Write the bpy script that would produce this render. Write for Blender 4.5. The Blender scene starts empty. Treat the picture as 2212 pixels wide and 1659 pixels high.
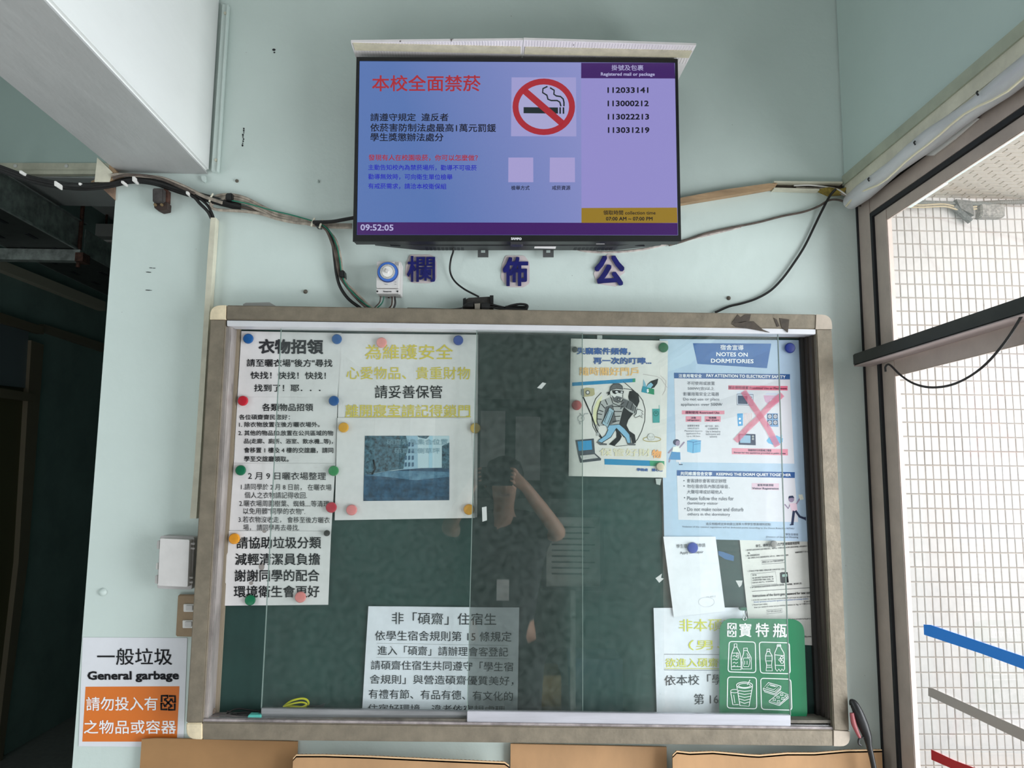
import bpy, bmesh, math, random
import numpy as np
from mathutils import Vector, Matrix
from mathutils.geometry import tessellate_polygon
random.seed(7)
SC = bpy.context.scene
COL = SC.collection

# ------------------------------------------------------------------ camera
FX = 1640.0; CX, CY = 1106.0, 829.5
EYE = np.array([0.0, -1.70, 1.62])
def _n(v): return v / np.linalg.norm(v)
dY = _n(np.array([1066 - CX, -(1030 - CY), -FX]))         # depth vanishing point of the room
dZ = _n(np.array([1236 - CX, CY + 12460, -FX])); dZ = _n(dZ - dY * dZ.dot(dY))
dX = np.cross(dY, dZ)
R = np.array([dX, dY, dZ])                                  # camera -> world
cam = bpy.data.cameras.new('camera'); cam.sensor_width = 36; cam.lens = FX / 2212 * 36
cam.clip_start = 0.02; cam.clip_end = 100
camo = bpy.data.objects.new('camera', cam); COL.objects.link(camo)
m4 = Matrix.Identity(4)
for i in range(3):
    for j in range(3): m4[i][j] = R[i][j]
    m4[i][3] = EYE[i]
camo.matrix_world = m4
SC.camera = camo

# ------------------------------------------------------------------ light
def lin(c): 
    c = c / 255.0
    return c / 12.92 if c <= 0.04045 else ((c + 0.055) / 1.055) ** 2.4
def col(rgb): return (lin(rgb[0]), lin(rgb[1]), lin(rgb[2]), 1)
SC.view_settings.view_transform = 'Standard'; SC.view_settings.look = 'None'
SC.view_settings.exposure = 0.22; SC.view_settings.gamma = 1.0; SC.view_settings.use_curve_mapping = False
w = bpy.data.worlds.new('sky'); SC.world = w; w.use_nodes = True
w.node_tree.nodes['Background'].inputs[0].default_value = (0.90, 0.95, 1.0, 1)
w.node_tree.nodes['Background'].inputs[1].default_value = 1.45
def area(name, loc, rot, sx, sy, power, color):
    l = bpy.data.lights.new(name, 'AREA'); l.shape = 'RECTANGLE'; l.size = sx; l.size_y = sy
    l.energy = power; l.color = color
    o = bpy.data.objects.new(name, l); o.location = loc; o.rotation_euler = rot; COL.objects.link(o)
    return o
# daylight through the glazed side and outdoors, plus two added fill lamps inside the room
area('window_daylight', (1.95, -1.15, 1.15), (0, math.radians(90), 0), 2.2, 2.0, 112, (0.93, 0.97, 1.0))
area('floor_fill', (-0.4, -2.3, 0.05), (math.radians(165), 0, 0), 2.6, 1.4, 34, (0.97, 0.98, 1.0))  # added fill lamp near the floor, in place of bounced light
area('side_fill', (-2.6, -1.6, 1.7), (0, math.radians(-90), math.radians(28)), 2.0, 1.4, 22, (0.93, 0.97, 1.0))  # added fill lamp from the left, where the wall has no opening
area('outdoor_daylight', (3.4, -0.2, 2.6), (math.radians(62), 0, 0), 2.8, 2.2, 66, (1.0, 0.98, 0.96))

# ------------------------------------------------------------------ planes and pixels (photo frame 2212x1659)
class Plane:
    def __init__(s, O, n): s.O = np.array(O, float); s.n = _n(np.array(n, float))
    def hit(s, px, c=0.0):
        px = np.asarray(px, float).reshape(-1, 2)
        d = np.stack([px[:, 0] - CX, -(px[:, 1] - CY), np.full(len(px), -FX)], 1) @ R.T
        t = ((s.O + s.n * c - EYE) @ s.n) / (d @ s.n)
        return EYE + d * t[:, None]
W = Plane((0, 0, 0), (0, -1, 0))                             # main wall, c = distance out from it
def at(x, y, c=0.0): return W.hit([(x, y)], c)[0]

# ------------------------------------------------------------------ mesh building
class MB:
    def __init__(s): s.v = []; s.f = []
    def add(s, vs, fs):
        b = len(s.v); s.v += [tuple(map(float, p)) for p in vs]; s.f += [tuple(i + b for i in f) for f in fs]
        return s
    def prism3(s, pts, off):                                # closed polygon prism, off = extrusion vector
        pts = [np.array(p, float) for p in pts]; n = len(pts); off = np.array(off, float)
        tri = tessellate_polygon([[Vector(p) for p in pts]]) if n > 4 else None
        vs = pts + [p + off for p in pts]
        fs = [tuple(t) for t in tri] if tri else [tuple(range(n))]
        fs = fs + [tuple(n + i for i in reversed(f)) for f in fs]
        fs += [(i, n + i, n + (i + 1) % n, (i + 1) % n) for i in range(n)]
        return s.add(vs, fs)
    def prism(s, px, cf, cb, pl=None):                      # polygon given in photo pixels on plane pl, from cf back to cb
        pl = pl or W
        return s.prism3(pl.hit(px, cf), pl.n * (cb - cf))
    def rect(s, x0, y0, x1, y1, cf, cb, pl=None): return s.prism([(x0, y0), (x1, y0), (x1, y1), (x0, y1)], cf, cb, pl)
    def box(s, x0, y0, z0, x1, y1, z1):
        return s.prism3([(x0, y0, z0), (x1, y0, z0), (x1, y0, z1), (x0, y0, z1)], (0, y1 - y0, 0))
    def poly(s, px, c, pl=None):
        pts = (pl or W).hit(px, c)
        return s.add(pts, [tuple(t) for t in tessellate_polygon([[Vector(p) for p in pts]])] if len(pts) > 3 else [tuple(range(len(pts)))])
    def stroke(s, px, wd, c, pl=None, closed=False):        # flat line of pixel width wd
        p = np.array(px, float); n = len(p); L = []; Rr = []
        for i in range(n):
            a = p[(i - 1) % n] if (closed or i > 0) else p[i]; b = p[(i + 1) % n] if (closed or i < n - 1) else p[i]
            d = b - a; q = np.array([-d[1], d[0]]) / (np.linalg.norm(d) + 1e-9) * (wd / 2)
            if not closed and i in (0, n - 1): e = d / (np.linalg.norm(d) + 1e-9) * wd * .3 * (1 if i else -1)
            else: e = 0
            L.append(p[i] + q + e); Rr.append(p[i] - q + e)
        pts = (pl or W).hit(L + Rr, c)
        return s.add(pts, [(i, (i + 1) % n, n + (i + 1) % n, n + i) for i in range(n if closed else n - 1)])
    def tube(s, pts, r, k=8, smooth=True, sub=5, squash=1.0):
        P = [np.array(p, float) for p in pts]
        if smooth and len(P) > 2:
            Q = []; E = [2 * P[0] - P[1]] + P + [2 * P[-1] - P[-2]]
            for i in range(1, len(E) - 2):
                for j in range(sub):
                    t = j / sub; a, b, c_, d = E[i - 1], E[i], E[i + 1], E[i + 2]
                    Q.append(0.5 * ((2 * b) + (c_ - a) * t + (2 * a - 5 * b + 4 * c_ - d) * t * t + (3 * b - a - 3 * c_ + d) * t ** 3))
            Q.append(P[-1]); P = Q
        rr = r if hasattr(r, '__len__') else [r] * len(P)
        if len(rr) != len(P): rr = np.interp(np.linspace(0, 1, len(P)), np.linspace(0, 1, len(rr)), rr)
        vs = []; up = None
        for i, p in enumerate(P):
            t = _n(P[min(i + 1, len(P) - 1)] - P[max(i - 1, 0)] + 1e-12)
            if up is None: up = np.array([0, 1., 0]) if abs(t[1]) < .9 else np.array([0, 0, 1.])
            up = _n(up - t * up.dot(t)); sd = np.cross(t, up)
            for j in range(k):
                a = 2 * math.pi * j / k; vs.append(p + (up * math.cos(a) * squash + sd * math.sin(a)) * rr[i])
        n = len(P); fs = [(i * k + j, i * k + (j + 1) % k, (i + 1) * k + (j + 1) % k, (i + 1) * k + j) for i in range(n - 1) for j in range(k)]
        fs += [tuple(reversed(range(k))), tuple((n - 1) * k + j for j in range(k))]
        return s.add(vs, fs)
    def lathe(s, o, axis, prof, k=24):                      # prof = [(radius, height)]
        a = _n(np.array(axis, float)); u = _n(np.cross(a, (0.3, 0.2, 1.0))); v = np.cross(a, u); vs = []
        for r, h in prof:
            for j in range(k):
                t = 2 * math.pi * j / k; vs.append(np.array(o) + a * h + (u * math.cos(t) + v * math.sin(t)) * r)
        fs = [(i * k + j, i * k + (j + 1) % k, (i + 1) * k + (j + 1) % k, (i + 1) * k + j) for i in range(len(prof) - 1) for j in range(k)]
        fs += [tuple(reversed(range(k))), tuple((len(prof) - 1) * k + j for j in range(k))]
        return s.add(vs, fs)

def obj(name, mb, mat, parent=None, bevel=0.0, smooth=False, label=None, cat=None, group=None, kind=None, seg=2):
    v = np.array(mb.v); lo = v.min(0); hi = v.max(0)
    org = np.array([(lo[0] + hi[0]) / 2, (lo[1] + hi[1]) / 2, lo[2]])
    me = bpy.data.meshes.new(name); me.from_pydata((v - org).tolist(), [], mb.f); me.validate()
    bm = bmesh.new(); bm.from_mesh(me)
    if not getattr(mb, 'flat', False): bmesh.ops.recalc_face_normals(bm, faces=bm.faces)
    if bevel:
        es = [e for e in bm.edges if len(e.link_faces) == 2 and e.calc_face_angle(0) > 0.5]
        bmesh.ops.bevel(bm, geom=es, offset=bevel, segments=seg, affect='EDGES', clamp_overlap=True)
    bm.to_mesh(me); bm.free()
    if smooth:
        me.polygons.foreach_set('use_smooth', [True] * len(me.polygons))
        me.set_sharp_from_angle(angle=math.radians(40))
    me.materials.append(mat)
    o = bpy.data.objects.new(name, me); COL.objects.link(o)
    o['_w'] = org.tolist()
    if parent:
        o.parent = parent; o.location = org - np.array(parent['_w'])
    else: o.location = org
    tag(o, label, cat, group, kind)
    return o
def tag(o, label=None, cat=None, group=None, kind=None):
    if label: o['label'] = label
    if cat: o['category'] = cat
    if group: o['group'] = group
    if kind: o['kind'] = kind
def struct(name, mb, mat, **k): return obj(name, mb, mat, kind='structure', **k)
def empty(name, loc, label, cat, group=None):
    o = bpy.data.objects.new(name, None); COL.objects.link(o); o.location = loc; o['_w'] = [float(x) for x in loc]
    o.empty_display_size = .05
    tag(o, label, cat, group); return o

# ------------------------------------------------------------------ materials
_M = {}
def M(name, rgb, rough=.6, metal=0., var=0., vs=20., bump=0., bs=80., rgb2=None, spots=None, spot_scale=30., spot_amt=.1, stretch=(1, 1, 1), emit=None, spec=.5):
    if name in _M: return _M[name]
    m = bpy.data.materials.new(name); m.use_nodes = True; nt = m.node_tree; N = nt.nodes; L = nt.links
    b = N['Principled BSDF']; b.inputs['Base Color'].default_value = col(rgb); b.inputs['Roughness'].default_value = rough
    b.inputs['Metallic'].default_value = metal; b.inputs['Specular IOR Level'].default_value = spec
    tc = N.new('ShaderNodeTexCoord'); mp = N.new('ShaderNodeMapping'); mp.inputs['Scale'].default_value = stretch
    L.new(tc.outputs['Object'], mp.inputs[0]); cur = None
    if var or rgb2:
        n = N.new('ShaderNodeTexNoise'); n.inputs['Scale'].default_value = vs; n.inputs['Detail'].default_value = 6; n.inputs['Roughness'].default_value = .65
        L.new(mp.outputs[0], n.inputs['Vector'])
        r = N.new('ShaderNodeValToRGB'); r.color_ramp.elements[0].position = .35; r.color_ramp.elements[1].position = .65
        a = rgb2 or tuple(max(0, c * (1 - var)) for c in rgb)
        r.color_ramp.elements[0].color = col(a); r.color_ramp.elements[1].color = col(rgb)
        L.new(n.outputs['Fac'], r.inputs[0]); cur = r.outputs[0]
    if spots:
        n = N.new('ShaderNodeTexNoise'); n.inputs['Scale'].default_value = spot_scale; n.inputs['Detail'].default_value = 3
        L.new(mp.outputs[0], n.inputs['Vector'])
        r = N.new('ShaderNodeValToRGB'); th = .74 - spot_amt * .4
        r.color_ramp.elements[0].position = th; r.color_ramp.elements[1].position = th + .03
        r.color_ramp.elements[0].color = (0, 0, 0, 1); r.color_ramp.elements[1].color = (1, 1, 1, 1)
        L.new(n.outputs['Fac'], r.inputs[0])
        mx = N.new('ShaderNodeMix'); mx.data_type = 'RGBA'; L.new(r.outputs[0], mx.inputs[0])
        if cur: L.new(cur, mx.inputs[6])
        else: mx.inputs[6].default_value = col(rgb)
        mx.inputs[7].default_value = col(spots); cur = mx.outputs[2]
    if cur: L.new(cur, b.inputs['Base Color'])
    if bump:
        n = N.new('ShaderNodeTexNoise'); n.inputs['Scale'].default_value = bs; n.inputs['Detail'].default_value = 4
        L.new(mp.outputs[0], n.inputs['Vector']); bp = N.new('ShaderNodeBump'); bp.inputs['Strength'].default_value = bump
        bp.inputs['Distance'].default_value = .004; L.new(n.outputs['Fac'], bp.inputs['Height']); L.new(bp.outputs[0], b.inputs['Normal'])
    if emit:
        b.inputs['Emission Color'].default_value = col(rgb); b.inputs['Emission Strength'].default_value = emit
    _M[name] = m; return m
def I(rgb): return M('ink_%d_%d_%d' % rgb, rgb, .7, spec=.2)
def S(rgb, e=.72): # lit screen pixels
    n = 'screen_%d_%d_%d' % rgb
    if n in _M: return _M[n]
    m = M(n, (8, 8, 10), .25); b = m.node_tree.nodes['Principled BSDF']
    b.inputs['Emission Color'].default_value = col(rgb); b.inputs['Emission Strength'].default_value = e; return m

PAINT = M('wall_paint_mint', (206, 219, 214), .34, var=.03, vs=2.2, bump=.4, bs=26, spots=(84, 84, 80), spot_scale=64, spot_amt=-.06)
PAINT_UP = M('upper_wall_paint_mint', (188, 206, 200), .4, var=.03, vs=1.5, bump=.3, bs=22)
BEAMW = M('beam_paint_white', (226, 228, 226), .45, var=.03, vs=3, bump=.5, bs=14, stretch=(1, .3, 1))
BEAMU = M('beam_underside_shade', (172, 173, 172), .5, var=.08, vs=3, bump=.6, bs=18, stretch=(1, .35, 1))  # beam paint made greyer, the underside's shade put into the colour
SHADEP = M('corridor_shaded_paint', (138, 164, 158), .6, var=.1, vs=3)  # wall paint darkened to carry the shade of the unlit corridor
TAUPE = M('anodised_taupe_aluminium', (134, 124, 108), .5, .35, var=.14, vs=26, bump=.15, bs=120, spots=(88, 78, 64), spot_scale=60, spot_amt=-.02)
TAUPE_L = M('worn_grey_aluminium', (176, 168, 164), .45, .4, var=.25, vs=30, stretch=(1, 1, .25), spots=(70, 60, 58), spot_scale=50, spot_amt=.05)
ALU = M('bright_aluminium', (196, 196, 204), .35, .55, var=.12, vs=10, stretch=(.3, 1, 4), spots=(150, 146, 150), spot_scale=50, spot_amt=0)
ALU_D = M('dull_aluminium', (150, 152, 154), .45, .5, var=.15, vs=14, stretch=(.4, 1, 3), spots=(120, 90, 86), spot_scale=60, spot_amt=0)
WFRAME = M('window_frame_bronze', (192, 176, 166), .5, .25, var=.08, vs=12, bump=.08, bs=60)
GASKET = M('black_gasket', (18, 20, 26), .6)
DKFR = M('dark_green_black_metal_and_shade', (48, 50, 46), .45, .2, var=.25, vs=14)
CREAM = M('cream_plastic', (226, 210, 178), .5, var=.12, vs=40, spots=(110, 90, 66), spot_scale=60, spot_amt=.0)
TRUNK = M('ivory_trunking', (214, 210, 190), .5, var=.1, vs=18, spots=(120, 114, 100), spot_scale=60, spot_amt=-.02)
PAPER = M('paper_white', (226, 223, 223), .75, var=.05, vs=12, bump=.12, bs=20, spots=(176, 170, 166), spot_scale=130, spot_amt=-.05)
PAPER2 = M('paper_laminated', (230, 232, 240), .45, var=.06, vs=12, bump=.25, bs=16, spots=(180, 182, 186), spot_scale=120, spot_amt=-.03)
PAPERB = M('poster_pale_blue', (178, 200, 222), .5, var=.05, vs=10, bump=.12, bs=14, spots=(146, 160, 176), spot_scale=120, spot_amt=-.06)
PAPERG = M('poster_yellowed_white', (222, 220, 214), .7, var=.07, vs=9, bump=.2, bs=16, spots=(170, 166, 158), spot_scale=110, spot_amt=-.02)
GREENB = M('green_board_felt', (34, 66, 61), .8, var=.15, vs=6, spots=(28, 50, 46), spot_scale=22, spot_amt=-.05)
BLACKPL = M('black_plastic', (20, 21, 22), .42, var=.2, vs=20)
DKPL = M('dark_grey_plastic', (44, 46, 48), .5, var=.15, vs=20)
BLACKC = M('black_cable_rubber', (22, 21, 21), .5, var=.3, vs=60)
BEIGEC = M('dusty_beige_cable', (176, 164, 150), .7, var=.3, vs=60)
BROWNC = M('grimy_brown_cable', (98, 86, 78), .75, var=.3, vs=60)
GREENC = M('green_wire', (16, 112, 88), .5)
WHITEPL = M('white_plastic', (226, 224, 220), .45)
GREYPL = M('warm_grey_plastic', (208, 205, 203), .45, var=.04, vs=20, spots=(140, 130, 124), spot_scale=90, spot_amt=-.08)
CARD = M('corrugated_cardboard', (182, 142, 102), .8, var=.1, vs=7, bump=.3, bs=14, stretch=(1, 1, .6))
CARD2 = M('brown_cardboard_plain', (164, 124, 82), .8, var=.07, vs=7, bump=.15, bs=12)
CARDE = M('cardboard_edge', (150, 118, 90), .85, var=.3, vs=200)
CORR = M('dusty_white_corrugated_plastic', (240, 234, 234), .6, var=.06, vs=10, spots=(96, 86, 86), spot_scale=34, spot_amt=.13)
TAPE_C = M('cream_masking_tape', (214, 206, 180), .7, var=.1, vs=40)
WOOD = M('bare_wood_strip', (186, 154, 118), .7, var=.25, vs=22, stretch=(.3, 1, 2))
BLUEP = M('chipped_blue_paint', (30, 32, 112), .4, var=.3, vs=40, spots=(22, 20, 40), spot_scale=40, spot_amt=.1)
BACKW = M('pinkish_plaster', (206, 194, 194), .7, var=.05, vs=20)
GALV = M('galvanised_steel', (160, 166, 162), .4, .25, var=.3, vs=22)
RUST = M('rusted_steel', (96, 62, 50), .8, .2, var=.4, vs=60)
TILE = M('white_ceramic_tile', (243, 238, 236), .25, var=.03, vs=5)
GROUT = M('tile_grout', (206, 194, 186), .9, var=.12, vs=4)
SOFT = M('cream_soffit_tile', (236, 226, 214), .4)
CONC = M('floor_terrazzo', (150, 150, 146), .35, var=.12, vs=30)
GREYW = M('grey_room_wall', (150, 160, 156), .6, var=.1, vs=2)
CHROME = M('steel_wire', (200, 200, 200), .25, .9)

def glass(name, dust=.05, ior=1.45, tint=(1, 1, 1)):
    m = bpy.data.materials.new(name); m.use_nodes = True; nt = m.node_tree; N = nt.nodes; L = nt.links
    N.clear(); out = N.new('ShaderNodeOutputMaterial'); tr = N.new('ShaderNodeBsdfTransparent'); tr.inputs[0].default_value = (*tint, 1)
    gl = N.new('ShaderNodeBsdfGlossy'); gl.inputs['Roughness'].default_value = .0; gl.inputs[0].default_value = (1, 1, 1, 1)
    fr = N.new('ShaderNodeFresnel'); ge = N.new('ShaderNodeNewGeometry'); mi = N.new('ShaderNodeMapRange'); mi.inputs[3].default_value = ior; mi.inputs[4].default_value = 1 / ior
    L.new(ge.outputs['Backfacing'], mi.inputs[0]); L.new(mi.outputs[0], fr.inputs[0])   # both faces of the sheet reflect as glass seen from air
    m1 = N.new('ShaderNodeMixShader'); L.new(fr.outputs[0], m1.inputs[0]); L.new(tr.outputs[0], m1.inputs[1]); L.new(gl.outputs[0], m1.inputs[2])
    df = N.new('ShaderNodeBsdfDiffuse'); df.inputs[0].default_value = col((196, 208, 204))
    m2 = N.new('ShaderNodeMixShader'); L.new(m1.outputs[0], m2.inputs[1]); L.new(df.outputs[0], m2.inputs[2])
    tc = N.new('ShaderNodeTexCoord'); n = N.new('ShaderNodeTexNoise'); n.inputs['Scale'].default_value = 70; n.inputs['Detail'].default_value = 5
    L.new(tc.outputs['Object'], n.inputs['Vector'])
    r = N.new('ShaderNodeMapRange'); r.inputs[1].default_value = .35; r.inputs[2].default_value = .8; r.inputs[3].default_value = dust * .6; r.inputs[4].default_value = dust * 2.2
    L.new(n.outputs['Fac'], r.inputs[0]); L.new(r.outputs[0], m2.inputs[0]); L.new(m2.outputs[0], out.inputs[0])
    return m
GLASS = glass('dusty_cabinet_glass', .015, 1.5, (.97, .99, .98))
GLASSW = glass('dusty_window_glass', .03, 1.4)

# ------------------------------------------------------------------ lettering
_tcache = {}
_tc = bpy.data.curves.new('glyphs', 'FONT'); _tc.resolution_u = 2
_to = bpy.data.objects.new('glyphs', _tc); COL.objects.link(_to)
def glyphs(s, bold):
    if any(ord(c) > 0x2e80 for c in s) and bold < .029 and bold > .012: bold = .012
    k = (s, bold)
    if k not in _tcache:
        _tc.body = s; bpy.context.view_layer.update()
        dg = bpy.context.evaluated_depsgraph_get(); me = bpy.data.meshes.new_from_object(_to.evaluated_get(dg))
        v = np.zeros(len(me.vertices) * 3); me.vertices.foreach_get('co', v); v = v.reshape(-1, 3)[:, :2]
        f = [tuple(p.vertices) for p in me.polygons]; bpy.data.meshes.remove(me)
        if bold:
            n = len(v); V = []; F = []
            for a, b_ in ((-1, -1), (1, -1), (-1, 1), (1, 1)) if bold < .03 else ((-1, -1), (1, -1), (-1, 1), (1, 1), (-1, 0), (1, 0), (0, 1), (0, -1)):
                F += [tuple(i + n * (len(V)) for i in p) for p in f]; V.append(v + np.array([a, b_]) * bold)
            f = F; nv = n; v = np.concatenate(V)
        lo = v.min(0); hi = v.max(0); _tcache[k] = (lo, hi, v, f)
    return _tcache[k]
class Print:
    """flat printing on a sheet, collected per ink"""
    def __init__(s, parent, pl=None, c=0.0, conv=None, name='lettering'):
        s.p = parent; s.pl = pl or W; s.c = c; s.conv = conv or (lambda x, y: (x, y)); s.d = {}; s.scale = 1.0; s.lay = 0
        a = s.conv(0, 0); b = s.conv(1, 0); s.scale = b[0] - a[0]; s.warp = None
    def mb(s, mat, kind): 
        k = (mat.name, kind, len(s.d) if kind == 'screen_panel' else 0)
        if k not in s.d: s.d[k] = (MB(), mat, kind); s.d[k][0].flat = True; s.lay += 1
        return s.d[k][0]
    def text(s, t, x0, y0, x1, y1, h, mat, bold=.0, full=False, layer=5):
        lo, hi, v, f = glyphs(t, bold)
        a = np.array(s.conv(x0, y0)); b = np.array(s.conv(x1, y1)); h = h * s.scale; e = b - a
        up = np.array([e[1], -e[0]]) / np.linalg.norm(e)
        u = (v[:, 0] - lo[0]) / (hi[0] - lo[0]); q = (v[:, 1] - (lo[1] + hi[1]) / 2) / (hi[1] - lo[1]) * h
        px = a + u[:, None] * e + q[:, None] * up
        m = MB(); m.flat = True; s.d[('l', len(s.d))] = (m, mat, 'lettering'); pts = s.pl.hit(px, s.c + .0002 * layer)
        nc = 8 if bold >= .03 else 4
        if bold: pts = pts + s.pl.n * (np.arange(len(pts)) // (len(pts) // nc) * .00002)[:, None]
        m.add(pts, f)
    def poly(s, pts, mat, layer=1, kind='illustration'): s.mb(mat, kind).poly([s.conv(*p) for p in pts], s.c + .0002 * layer, s.pl)
    def line(s, pts, wd, mat, layer=3, closed=False, kind='illustration'): s.mb(mat, kind).stroke([s.conv(*p) for p in pts], wd * s.scale, s.c + .0002 * layer, s.pl, closed)
    def ell(s, x, y, rx, ry, mat, layer=2, kind='illustration', n=28): s.poly([(x + rx * math.cos(i * 2 * math.pi / n), y + ry * math.sin(i * 2 * math.pi / n)) for i in range(n)], mat, layer, kind)
    def ring(s, x, y, rx, ry, wd, mat, layer=3, kind='illustration', n=40): s.line([(x + rx * math.cos(i * 2 * math.pi / n), y + ry * math.sin(i * 2 * math.pi / n)) for i in range(n)], wd, mat, layer, True, kind)
    def rr(s, q, r, wd, mat, layer=3):
        s.line(rounded(q, r), wd, mat, layer, True)
    def done(s, nm=None):
        for mb, mat, kind in s.d.values():
            if s.warp:
                if kind != 'lettering':
                    me = bpy.data.meshes.new('t'); me.from_pydata(mb.v, [], mb.f); bm = bmesh.new(); bm.from_mesh(me)
                    for _ in range(7):
                        es = [e for e in bm.edges if e.calc_length() > .012]
                        if not es: break
                        bmesh.ops.subdivide_edges(bm, edges=es, cuts=1); bmesh.ops.triangulate(bm, faces=[f for f in bm.faces if len(f.verts) > 4])
                    mb.v = [tuple(v.co) for v in bm.verts]; mb.f = [tuple(v.index for v in f.verts) for f in bm.faces]; bm.free(); bpy.data.meshes.remove(me)
                v = np.array(mb.v); v[:, 1] -= s.warp(v[:, 0], v[:, 2]); mb.v = v.tolist()
            obj(nm or kind, mb, mat, s.p)
def rounded(q, r, n=5):
    q = [np.array(p, float) for p in q]; out = []; k = len(q)
    for i in range(k):
        p = q[i]; a = _n(q[i - 1] - p); b = _n(q[(i + 1) % k] - p)
        rad = r[i] if hasattr(r, '__len__') else r
        if rad <= 0: out.append(tuple(p)); continue
        A = p + a * rad; B = p + b * rad
        for j in range(n + 1):
            t = j / n; out.append(tuple((1 - t) ** 2 * A + 2 * t * (1 - t) * p + t * t * B))
    return out
def zc(x0, y0, sc): return lambda x, y: (x0 + x / sc, y0 + y / sc)

# ================================================================== THE SETTING
XB0, XB1 = at(250, 420)[0], at(453, 373)[0]                 # beam / pillar extents
ZB = at(453, 374)[2]                                        # beam underside height
XC = at(1822, 392)[0]; ZR = at(1818, 393)[2]                # right corner
XG = .845                                                   # window plane
XL = -2.8; ZT = 3.45
YO = 2.45                                                   # outside tiled wall
struct('floor', MB().box(XL, -4.6, -.1, 1.2, 6.2, 0), CONC)
struct('ceiling', MB().box(XL, -4.6, ZT, 1.2, 6.2, ZT + .1), BEAMW)
struct('wall_back', MB().box(XB0, 0, 0, XG + .02, .16, ZR), PAINT)
struct('wall_back.001', MB().box(XB0, 0, ZR, XC + .25, .16, ZT), PAINT)
struct('wall_left', MB().box(XL - .1, -4.6, 0, XL, 6.2, ZT), SHADEP)
struct('wall_far', MB().box(XL, 6.1, 0, XB0 + .1, 6.2, ZT), SHADEP)
struct('wall_corridor', MB().box(XB0 + .002, .16, 0, XB0 + .1, 6.1, ZT), SHADEP)  # unseen wall, closes the corridor off from the room's light
struct('wall_front', MB().box(XL, -4.7, 0, 1.2, -4.6, ZT), GREYW)
struct('wall_right', MB().box(XG, -4.6, 0, XG + .2, -2.3, ZR), GREYW)  # unseen wall, ends the window here to limit glare in the cabinet glass
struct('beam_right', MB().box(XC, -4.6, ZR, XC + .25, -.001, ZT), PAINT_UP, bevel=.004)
bl = struct('beam_left', MB().box(XB0, -4.6, ZB, XB1, -.001, ZT), BEAMW, bevel=.006)
obj('beam_underside', MB().box(XB0 + .004, -4.6, ZB - .003, XB1 - .004, -.002, ZB + .001), BEAMU, bl, label='underside of the beam, greyed with painted shade')
# the beam across the corridor mouth, its trunking
YL0, YL1 = 1.23, 1.56; ZL = EYE[2] + 1.166
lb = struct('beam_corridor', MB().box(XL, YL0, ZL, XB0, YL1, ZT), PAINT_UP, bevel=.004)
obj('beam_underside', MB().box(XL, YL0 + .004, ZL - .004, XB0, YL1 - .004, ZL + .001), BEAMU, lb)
PL = Plane((0, YL0, 0), (0, -1, 0))
t = obj('cable_trunking', MB().rect(-40, 352, 243, 368, .014, 0, PL), TRUNK, label='pale painted flat trunking strip across the corridor beam with two round fixings', cat='trunking')
obj('lower_strip', MB().rect(-40, 368, 243, 376, .024, 0, PL), TRUNK, t)
for x in (34, 144): obj('fixing', MB().lathe(PL.hit([(x, 359)], .014)[0], (0, -1, 0), [(.008, 0), (.007, .004), (.003, .006)], 12), WHITEPL, t, smooth=True)
# corner trunking leg under the beam
t = obj('trunking_end', MB().prism([(210, 340), (243, 372), (236, 393), (204, 393)], .03, .005), TRUNK, label='short vertical white trunking end at the top of the pillar', cat='trunking')
obj('wood_wedge', MB().prism([(236, 350), (252, 372), (262, 378), (234, 394)], .028, .004), WOOD, t)
obj('wood_block', MB().prism([(214, 398), (248, 392), (248, 432), (226, 412)], .004, -.02), M('broken_plaster_wood', (150, 124, 104), .8, var=.3, vs=40), t)
obj('splinter', MB().prism([(196, 392), (208, 386), (236, 396), (200, 398)], .02, .004), WOOD, t)

# left corridor wall furniture (world coordinates by slopes from the depth vanishing point)
def PX(x): return Plane((x, 0, 0), (1, 0, 0))               # plane x = const seen from +x
CW = PX(XL)
b = obj('wall_trunking', MB().prism([(-30, 548), (228, 652), (228, 672), (-30, 570)], .05, 0, CW), M('corridor_trunking_ivory', (190, 184, 166), .6), label='ivory trunking along the dark corridor wall below the cable tray', cat='trunking')
d = struct('door_1', MB().prism([(-60, 716), (70, 742), (40, 1215), (8, 1640), (-60, 1680)], .01, 0, CW), M('corridor_door_olive', (92, 88, 62), .6))
DF = M('door_frame_brown', (122, 112, 92), .6)
obj('door_frame', MB().prism([(68, 735), (95, 745), (62, 1200), (5, 1648), (-8, 1640), (40, 1215)], .04, 0, CW), DF, d)
obj('door_head', MB().prism([(-60, 655), (95, 706), (95, 722), (-60, 680)], .045, 0, CW), DF, d)
obj('door_transom', MB().prism([(-60, 828), (78, 851), (76, 868), (-60, 850)], .05, 0, CW), DF, d)
obj('transom_pane', MB().prism([(-60, 682), (62, 716), (56, 838), (-60, 826)], .02, 0, CW), M('frosted_transom_pane', (112, 122, 128), .3), d)
t = obj('lintel_trunking', MB().prism([(95, 700), (226, 742), (226, 760), (95, 716)], .03, 0, CW), M('corridor_trunking_brown', (130, 122, 104), .6), label='narrow brownish strip continuing from the door head on the corridor wall', cat='trunking')
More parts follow.
